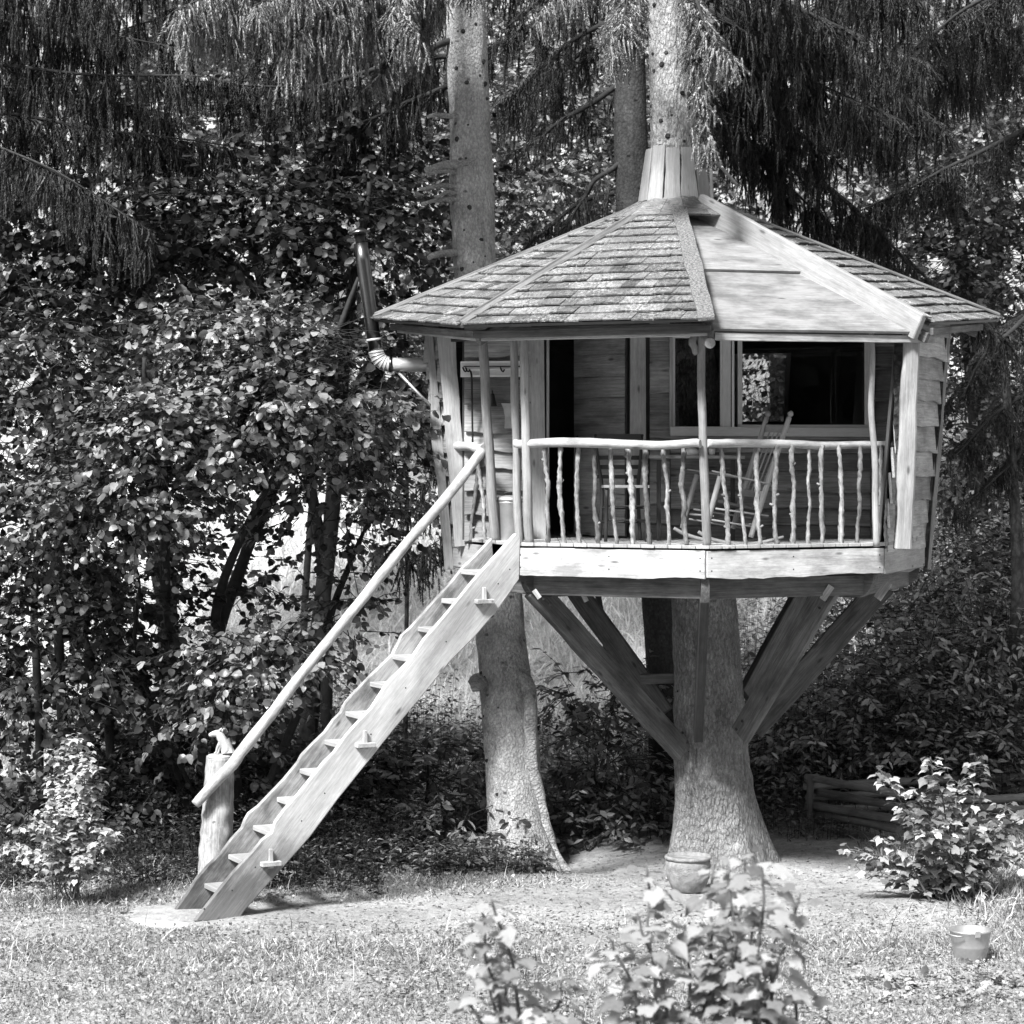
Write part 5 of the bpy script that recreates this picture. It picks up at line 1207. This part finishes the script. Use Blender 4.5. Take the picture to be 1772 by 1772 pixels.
# far trees behind
K2 = [KITE, (KITE[0]*np.array([1, 1.25, -1.6]), KITE[1])]
def far_tree(label, base, stems, lobes, mat='back', size=(.09, .14), per=11, nm='broadleaf_tree'):
    return plant_lobes(nm, base, label, 'tree', stems, lobes, mat, size, per, 0, K2, 'broadleaf trees closing the view behind the house', 1., 'stem')
def FL(px, py, Y, rx, rz, k, ry=1.4): return (tuple(Wp(px, py, Y)), (rx, ry, rz), k)
far_tree('pale leafy tree far behind, in the gap between the left spruce and the stove pipe', (-2.5, 13, .7), [([Wp(520, 1180, 13), Wp(560, 700, 13), Wp(680, 200, 13)], [.06, .05, .03])],
    [FL(700, 380, 12.5, 1.8, 1.6, 260), FL(640, 650, 12, 1.6, 1.2, 170), FL(560, 300, 13, 1.8, 1.8, 170), FL(690, 830, 12, 1.2, .7, 60)])
far_tree('pale leafy tree far behind, filling the gap right of the left spruce trunk', (1.2, 14, .9), [([Wp(1200, 1150, 14), Wp(1180, 600, 14), Wp(1060, 100, 14)], [.17, .14, .05]), ([Wp(1063, 1200, 12), Wp(1045, 1100, 12), Wp(1020, 900, 12)], [.05, .05, .04])],
    [FL(950, 250, 13.5, 1.8, 1.8, 330), FL(1050, 100, 13, 1.8, 1.6, 170), FL(930, 480, 13, 1.6, 1.2, 110), FL(1100, 330, 14, 1.4, 1.4, 110)])
far_tree('light leafy tree at the right edge above the roof corner', (8.2, 12.5, 2), [([Wp(1700, 1180, 12.5), Wp(1690, 700, 12.5), Wp(1640, 250, 12.5)], [.16, .13, .05]), ([Wp(1690, 520, 12), Wp(1600, 420, 11.4), Wp(1660, 330, 11)], [.05, .04, .02])],
    [FL(1700, 260, 11.5, 1.6, 1.5, 330), FL(1720, 500, 11.5, 1.5, 1.3, 280), FL(1600, 430, 12, 1.5, 1.2, 160), FL(1560, 250, 13, 1.5, 1.6, 120)])
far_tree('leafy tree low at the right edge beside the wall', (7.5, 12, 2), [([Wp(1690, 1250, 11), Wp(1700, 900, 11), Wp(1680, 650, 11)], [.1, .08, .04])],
    [FL(1700, 760, 10.5, 1.3, 1.1, 190), FL(1680, 1000, 10, 1.3, .9, 170), FL(1750, 1150, 10, 1.2, .8, 130)], 'backshade')
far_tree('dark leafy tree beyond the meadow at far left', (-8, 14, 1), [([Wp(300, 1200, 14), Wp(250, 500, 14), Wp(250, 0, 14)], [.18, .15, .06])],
    [FL(150, 300, 13, 2.6, 2.2, 330), FL(350, 150, 14, 2.4, 2.0, 260), FL(200, 750, 12.5, 2.6, 1.8, 300), FL(50, 1100, 10, 2., 1.6, 200), FL(400, 520, 14, 2., 1.5, 160)], 'backshade')
far_tree('tall leafy tree far behind the roof top', (4.5, 19, 2.5), [([Wp(1350, 1100, 19), Wp(1350, 500, 19), Wp(1350, -100, 19)], [.2, .16, .06])],
    [FL(1350, 200, 18, 3.2, 2.8, 420, 2), FL(1150, 50, 19, 2.4, 2, 220, 2), FL(1300, 600, 18, 2.4, 1.6, 200, 2), FL(1500, 560, 17, 2.2, 1.5, 200, 2)], 'back', (.11, .17))
far_tree('tall leafy tree far behind the left spruce', (-1, 21, 3), [([Wp(780, 1050, 21), Wp(780, 500, 21), Wp(780, -100, 21)], [.2, .16, .06])],
    [FL(780, 150, 20, 3., 2.8, 380, 2), FL(560, 100, 21, 3, 2.6, 300, 2), FL(880, 620, 20, 2.4, 1.4, 160, 2), FL(300, -50, 22, 3.5, 2.6, 300, 2)], 'back', (.11, .17))
far_tree('tall leafy tree far behind at the right', (10.5, 20, 4), [([Wp(1720, 900, 20), Wp(1720, 300, 20), Wp(1720, -100, 20)], [.2, .16, .06])],
    [FL(1720, 100, 19, 3.2, 2.8, 420, 2), FL(1620, 650, 18, 2.6, 1.8, 260, 2), FL(1780, 900, 17, 2.2, 1.5, 200, 2), FL(1500, 820, 18, 2., 1.2, 120, 2)], 'back', (.11, .17))
# wooded hillside closing the view (reads as one mass)
n = 26000
x = rg.uniform(-26, 30, n); y = rg.uniform(27, 46, n); z = height(x, y)+rg.random(n)**.7*rg.uniform(2, 7, n)
d = rg.normal(size=(n, 3)); nn = rg.normal(size=(n, 3))*.6+np.array([0, -.3, 1])
v, f = scatter(*KITE, np.stack([x, y, z], -1), frames(d, nn), rg.uniform(.25, .5, n))
tag(obj('hillside_wood', mesh_np('hillside_wood', v, f), M_['back']), 'wooded hillside rising far behind the trees', 'forest', None, 'stuff')
# spruce wood behind the viewpoint, mirrored in the porch windows
n = 42000; k = 36; cx = np.linspace(-40, 46, k)+rg.normal(size=k); cy = rg.uniform(-62, -42, k); hh = rg.uniform(20, 27, k)
w = rg.integers(0, k, n); t = rg.random(n); a = rg.random(n)*2*math.pi; r_ = (1-t)*4.2*rg.random(n)**.4
p = np.stack([cx[w]+r_*np.cos(a), cy[w]+r_*np.sin(a), 3.+t*hh[w]], -1); d = np.stack([np.cos(a), np.sin(a), -.6+0*a], -1)+rg.normal(size=(n, 3))*.3
v, f = scatter(*KITE, p, frames(d, rg.normal(size=(n, 3))), rg.uniform(1., 1.9, n))
tag(obj('spruce_wood', mesh_np('spruce_wood', v, f), M_['needle']), 'dark spruce wood mirrored in the porch windows', 'forest', None, 'stuff')

# ---------------- lobed-leaf currant bushes
def bush(name, base, label, stems, mat, size, single, per=9, group=None, stemm='fgstem', jit=.05, bare=.1):
    th = thing(name, base, label, 'bush', group); P, Dd, N, S = [], [], [], []; petio = []
    for pts, r_ in stems:
        pts = [Vector(q_) for q_ in pts]
        tube('stem', pts, [r_, r_*.75, r_*.5], M_[stemm], th, 7, max(8, len(pts)*4), .02, .1)
        C, U = resample(pts, 40); k = int(per*(pts[-1]-pts[0]).length/.1*.75)
        for j in range(k):
            t = bare+(1-bare)*(j+rg.random())/k; c = C[min(40, int(t*40))]; a = j*2.4+rg.normal()*.4
            o_ = np.array([math.cos(a), math.sin(a), rg.uniform(-.1, .5)]); l = size[1]*rg.uniform(.3, .9)*(1.15-t*.5)
            p_ = np.array(c)+o_*l+rg.normal(size=3)*jit*.3
            petio.append(([c, Vector(p_)], [.0035, .002], 1))
            P.append(p_); dd = o_*1.; dd[2] = rg.uniform(-.75, .15); Dd.append(dd); N.append(np.array([0, -.25, 1.])+o_*.35+rg.normal(size=3)*.28); S.append(rg.uniform(*size)*(.65 if t > .93 else 1))
    P = np.array(P); S = np.array(S)
    leaves(th, P, frames(np.array(Dd), np.array(N)), S, LOB, M_[mat], rg, single)
    w = many_tubes('twigs', petio, M_[stemm], None, 3, 'stuff'); w.parent = th; w.matrix_basis = WM[th].inverted()
    return th
def stems_px(lst, Y, base, r_=.012, spread=.12):
    out = []
    for (x0, y0, x1, y1, *q_) in lst:
        Ya = Y+(q_[0] if q_ else rg.uniform(-spread, spread)*3)
        a, b = Wp(x0, y0, Y), Wp(x1, y1, Ya); m_ = a.lerp(b, .5)+Vector((rg.normal()*.03, rg.normal()*.03, .02)); out.append(([a, m_, b], r_))
    return out
YB = -12.2
fgL = stems_px([(905, 1830, 850, 1555), (890, 1840, 812, 1640), (880, 1840, 835, 1580), (905, 1840, 880, 1650), (935, 1840, 975, 1690), (920, 1850, 940, 1740), (870, 1850, 790, 1720), (960, 1850, 970, 1760)], YB, None)
bush('currant_bush', (Wp(890, 1840, YB).x, YB, 1.2), 'low pale-leaved young bush in the near foreground, the one further left', fgL, 'currant2', (.08, .125), 300, 5.2)
fgR = stems_px([(1140, 1840, 1118, 1495), (1250, 1840, 1233, 1485), (1290, 1840, 1290, 1475), (1310, 1840, 1320, 1480), (1270, 1840, 1262, 1500), (1200, 1840, 1185, 1600), (1170, 1840, 1100, 1580), (1330, 1840, 1385, 1545), (1300, 1840, 1360, 1640), (1210, 1850, 1225, 1600), (1130, 1850, 1075, 1680), (1150, 1850, 1050, 1620), (1260, 1850, 1320, 1580), (1230, 1850, 1260, 1650), (1350, 1850, 1380, 1700)], YB+.2, None)
bush('currant_bush', (Wp(1230, 1840, YB).x, YB+.2, 1.2), 'tall pale-leaved bush in the near foreground in front of the clay pot', fgR, 'currant2', (.085, .14), 300, 4.6)
base = Wp(1650, 1560, .2)
rb = []
for (x1, y1) in [(1470, 1470), (1500, 1520), (1520, 1330), (1560, 1400), (1600, 1440), (1610, 1310), (1640, 1380), (1660, 1350), (1690, 1310), (1700, 1420), (1740, 1390), (1765, 1430), (1600, 1500), (1550, 1530), (1680, 1480), (1740, 1490), (1800, 1400), (1580, 1370), (1650, 1440), (1490, 1490), (1790, 1460), (1530, 1450), (1620, 1530), (1720, 1540)]:
    p1 = Wp(x1, y1, rg.uniform(-.7, .9)); a = base+Vector((rg.uniform(-.25, .25), rg.uniform(-.2, .2), 0)); rb.append(([a, a.lerp(p1, .5)+Vector((0, 0, .12)), p1], .012))
bush('currant_bush', tuple(base), 'bushy currant with lobed leaves in front of the pole fence', rb, 'bush', (.085, .13), 300, 6, None, 'fgstem', .08, .15)
base = Wp(115, 1555, -.1); lb = []
for (x1, y1) in [(135, 1270), (105, 1290), (150, 1300), (128, 1310), (85, 1345), (90, 1380), (60, 1420), (40, 1470), (175, 1360), (160, 1400), (215, 1420), (205, 1440), (120, 1420), (80, 1480), (150, 1480), (180, 1500), (30, 1460), (115, 1360), (100, 1440)]:
    p1 = Wp(x1, y1, rg.uniform(-.6, .2)); a = base+Vector((rg.uniform(-.15, .15), rg.uniform(-.1, .1), 0)); lb.append(([a, a.lerp(p1, .5)+Vector((0, 0, .1)), p1], .008)); q1 = a.lerp(p1, .55); lb.append(([q1, q1.lerp(p1, .5)+Vector((rg.normal()*.05, 0, .08)), p1+Vector((rg.normal()*.18, -.1, rg.normal()*.1-.05))], .005))
bush('currant_bush', tuple(base), 'small upright bush with pale lobed leaves against the dark hedge at the left', lb, 'currant', (.055, .09), 300, 9, None, 'fgstem', .05, .25)

# ---------------- undergrowth (nettles and tall weeds)
def weeds(name, pts, hts, mat, label, per=16, size=(.06, .11), stemr=.004):
    P, Dd, N, S, T = [], [], [], [], []
    for (x_, y_), h in zip(pts, hts):
        b = np.array([x_, y_, hz(x_, y_)-.02]); ln = rg.normal(size=2)*.10*h
        T.append(([b, b+np.array([ln[0]*.4, ln[1]*.4, h*.5]), b+np.array([ln[0], ln[1], h])], [stemr, stemr*.5], 2))
        k = max(4, int(per*h)); t = .12+.88*(np.arange(k)+rg.random(k))/k; a = np.arange(k)*math.pi/2*1.02+(np.arange(k) % 2)*math.pi+rg.normal(size=k)*.3
        s_ = rg.uniform(size[0], size[1], k)*(1.15-.55*t)
        o_ = np.stack([np.cos(a), np.sin(a), 0*a], -1)
        P.append(b+np.stack([ln[0]*t, ln[1]*t, h*t], -1)+o_*.012); dd = o_.copy(); dd[:, 2] = rg.uniform(-.6, .45, k); Dd.append(dd)
        N.append(np.array([0, 0, 1.])+o_*.3+rg.normal(size=(k, 3))*.25); S.append(s_)
    P = np.concatenate(P); v, f = scatter_var(WD, P, frames(np.concatenate(Dd), np.concatenate(N)), np.concatenate(S), rg)
    o = obj(name, mesh_np(name, v, f), M_[mat]); tag(o, label, 'plants', None, 'stuff')
    w = many_tubes('stalks', T, M_['stem'], o, 3, 'stuff'); return o
WD = [(np.array([(0, 0, 0), (.35, .2, .04), (.35, -.2, .04), (.7, .13, .0), (.7, -.13, .0), (1, 0, -.12), (.35, 0, -.02)], float), np.array([(0, 6, 1), (0, 2, 6), (6, 5, 3), (1, 6, 3), (6, 4, 5), (2, 4, 6)])), (KITE[0]*np.array([1, .65, 1]), KITE[1])]
n = 1500; x = rg.uniform(-5.5, 7.5, n); y = rg.uniform(4.6, 10.5, n)
keep = ~((np.abs(x-.2) < .55) & (y < 4.9)) & ~((x > 3.6) & (y < 5.4))
x, y = x[keep], y[keep]; weeds('undergrowth', list(zip(x, y)), rg.uniform(.45, 1.15, len(x))*np.clip(.55+(y-4)*.12, .5, 1.1), 'weed', 'dark nettles and tall weeds covering the bank behind the trunks', 24, (.09, .17))
n = 1100; x = rg.uniform(2.5, 9.5, n); y = rg.uniform(5.6, 14, n); weeds('undergrowth', list(zip(x, y)), rg.uniform(.6, 1.7, n), 'bush', 'weeds and seedlings climbing the bank at the right behind the fence', 22, (.09, .17))
n = 420; t = rg.random(n); x = -2.6+t*3.0; y = 1.9+rg.random(n)*1.8; weeds('undergrowth', list(zip(x, y)), rg.uniform(.15, .45, n), 'weed', 'low leafy weeds along the foot of the bank between stairs and left trunk', 36, (.08, .15))
n = 900; x = rg.uniform(-6.2, -1.4, n); y = rg.uniform(.75, 2.9, n); weeds('undergrowth', list(zip(x, y)), rg.uniform(.12, .45, n)*np.clip(y*.6, .4, 1.2), 'backshade', 'low dark weeds along the foot of the hedge at the left', 34, (.06, .12))
n = 900; x = rg.uniform(-5.2, -.8, n); y = rg.uniform(2.8, 5, n); weeds('undergrowth', list(zip(x, y)), rg.uniform(.3, .8, n), 'weed', 'shaded weeds under the hazel shrubs at the left', 24, (.08, .15))
n = 260; x = rg.uniform(2.95, 6.2, n); y = rg.uniform(4.0, 5.4, n); weeds('undergrowth', list(zip(x, y)), rg.uniform(.1, .35, n), 'weed', 'low weeds along the foot of the pole fence', 40, (.05, .09))

# ---------------- grass
GB = []
for s_ in range(4):
    b = .25+.2*s_; w = .045
    GB.append((np.array([(0, -w, 0), (0, w, 0), (.5, w*.75, -b*.22), (.5, -w*.75, -b*.22), (1, 0, -b)], float), np.array([(0, 1, 2), (0, 2, 3), (3, 2, 4)])))
def blades(x, y, h, mat, name, label, w=1., cat='grass', lean_=.35, z0=-.01):
    n = len(x); d = np.stack([rg.normal(size=n)*lean_, rg.normal(size=n)*lean_, np.ones(n)], -1); nn = rg.normal(size=(n, 3)); nn[:, 2] *= .2
    t = [(v*np.array([1, w, 1]), f) for v, f in GB]
    v, f = scatter_var(t, np.stack([x, y, height(x, y)+z0], -1), frames(d, nn), h, rg)
    tag(obj(name, mesh_np(name, v, f), M_[mat]), label, cat, None, 'stuff')
def path_mask(x, y):  # bare trodden soil from the slab to the big trunk and pot
    px = CX+x*F/(y+D0)
    c = -.35+.2*np.sin(x*.7)+.32*(x+1)*.45; w = .7+.3*(x+2.5)*.55+.5*smooth(.5, 3.5, x)
    m = np.exp(-np.clip(np.abs(y-(c+.35))/np.clip(w, .3, 2.4), 0, 5)**3)
    m = np.maximum(m, np.exp(-(((x-1.6)/2.6)**2+((y-2.6)/1.6)**2)**2))
    return m*smooth(-3.6, -2.2, x)*(1-smooth(4.2, 5.2, x))
n = 260000; yy = -7+rg.random(n)**1.1*11; D = yy+D0; x = (rg.uniform(-40, 1812, n)-CX)/F*D
dn = .55*vnoise(x*1.6, yy*1.6, 7)+.45*vnoise(x*4.5, yy*4.5, 27); keep = rg.random(n) > path_mask(x, yy)*1.05; keep &= rg.random(n) < -.12+1.6*dn; keep &= ~((yy > 2.2) & (x < 4)) & ~((yy > .9) & (x < -1.5)); keep &= ~(((x+2.99)/.78)**2+((yy+.57)/.52)**2 < 1)
x, yy = x[keep], yy[keep]; ht = rg.uniform(.02, .085, len(x))*rg.choice([.7, 1., 1., 1.3], len(x))*(.6+.9*vnoise(x*.9, yy*.9, 9)); ht = ht*(1+.9*smooth(3.0, 4.6, x)*smooth(-2.5, 0, yy))
blades(x, yy, ht, 'grass', 'grass', 'short sunlit meadow grass around the bare path', 1.1, lean_=.8)
n = 3600; x = rg.uniform(-6, 6.6, n); yy = rg.uniform(-4, 2.4, n); keep = (((yy > .7) & (x < -1.6)) | (x > 4.2) | (rg.random(n) < .12)) & (path_mask(x, yy) < .5) & ~(((x+2.99)/.78)**2+((yy+.57)/.52)**2 < 1); x, yy = x[keep], yy[keep]
blades(x, yy, rg.uniform(.1, .26, len(x)), 'grass', 'tall_grass', 'taller grass tufts at the lawn edges', .6, lean_=.35)
# clover and small broad leaves in the lawn
n = 55000; yy = -7+rg.random(n)*9; D = yy+D0; x = (rg.uniform(-40, 1812, n)-CX)/F*D; keep = (rg.random(n) > path_mask(x, yy)*1.02) & (rg.random(n) < .25+.9*vnoise(x*2.2, yy*2.2, 17)) & ~((yy > 2) & (x < 4)) & ~(((x+2.99)/.8)**2+((yy+.57)/.54)**2 < 1); x, yy = x[keep], yy[keep]; n = len(x)
v, f = scatter_var(K2, np.stack([x, yy, height(x, yy)+rg.uniform(.01, .06, n)], -1), frames(rg.normal(size=(n, 3))*np.array([1, 1, .35]), rg.normal(size=(n, 3))*.5+np.array([0, -.2, 1])), rg.uniform(.018, .05, n), rg)
tag(obj('clover', mesh_np('clover', v, f), M_['clover']), 'clover and small lawn weeds between the grass blades', 'plants', None, 'stuff')
# crumbs, dry stalks and needles on the bare soil
n = 16000; yy = rg.uniform(-2.5, 4.5, n); x = rg.uniform(-3.4, 5, n); keep = path_mask(x, yy) > .25; x, yy = x[keep], yy[keep]; n = len(x)
v, f = scatter_var([(KITE[0]*np.array([1, .22, .5]), KITE[1]), KITE], np.stack([x, yy, height(x, yy)+.006], -1), frames(rg.normal(size=(n, 3))*np.array([1, 1, .08]), rg.normal(size=(n, 3))*.25+np.array([0, 0, 1])), rg.uniform(.012, .06, n)*rg.choice([.6, 1.], n), rg)
tag(obj('soil_litter', mesh_np('soil_litter', v, f), M_['deadleaf']), 'dry needles, bark crumbs and stalks strewn on the bare soil', 'litter', None, 'stuff')
# fallen leaves lower right
n = 150; x = (rg.uniform(1500, 1790, n)-CX)/F*20.5; yy = rg.uniform(-4.4, -3.3, n)
v, f = scatter_var([ovate(.4, .25), ovate(.3, -.3)], np.stack([x, yy, height(x, yy)+.035], -1), frames(rg.normal(size=(n, 3))*np.array([1, 1, .25]), rg.normal(size=(n, 3))*.35+np.array([0, 0, 1])), rg.uniform(.05, .12, n), rg)
tag(obj('fallen_leaves', mesh_np('fallen_leaves', v, f), M_['deadleaf']), 'curled fallen leaves in the grass below the bucket', 'leaves', None, 'stuff')
n = 5200; yy = -6.5+rg.random(n)*7.2; x = (rg.uniform(-40, 1812, n)-CX)/F*(yy+D0)
keep = (vnoise(x*1.3, yy*1.3, 41) > .56) & (path_mask(x, yy) < .35) & ~(((x+2.99)/.8)**2+((yy+.57)/.54)**2 < 1); x, yy = x[keep], yy[keep]
weeds('lawn_weeds', list(zip(x, yy)), rg.uniform(.04, .11, len(x)), 'weed', 'broad-leaved weeds growing in loose patches in the lawn', 60, (.025, .07), .002)
# bright meadow on the slope behind
n = 48000; yy = 9.5+rg.random(n)**1.3*20; D = yy+D0; x = (rg.uniform(-100, 1872, n)-CX)/F*D
blades(x, yy, rg.uniform(.14, .46, n), 'meadow', 'meadow', 'bright sunlit meadow grass on the slope behind the stairs', .9, lean_=.5)
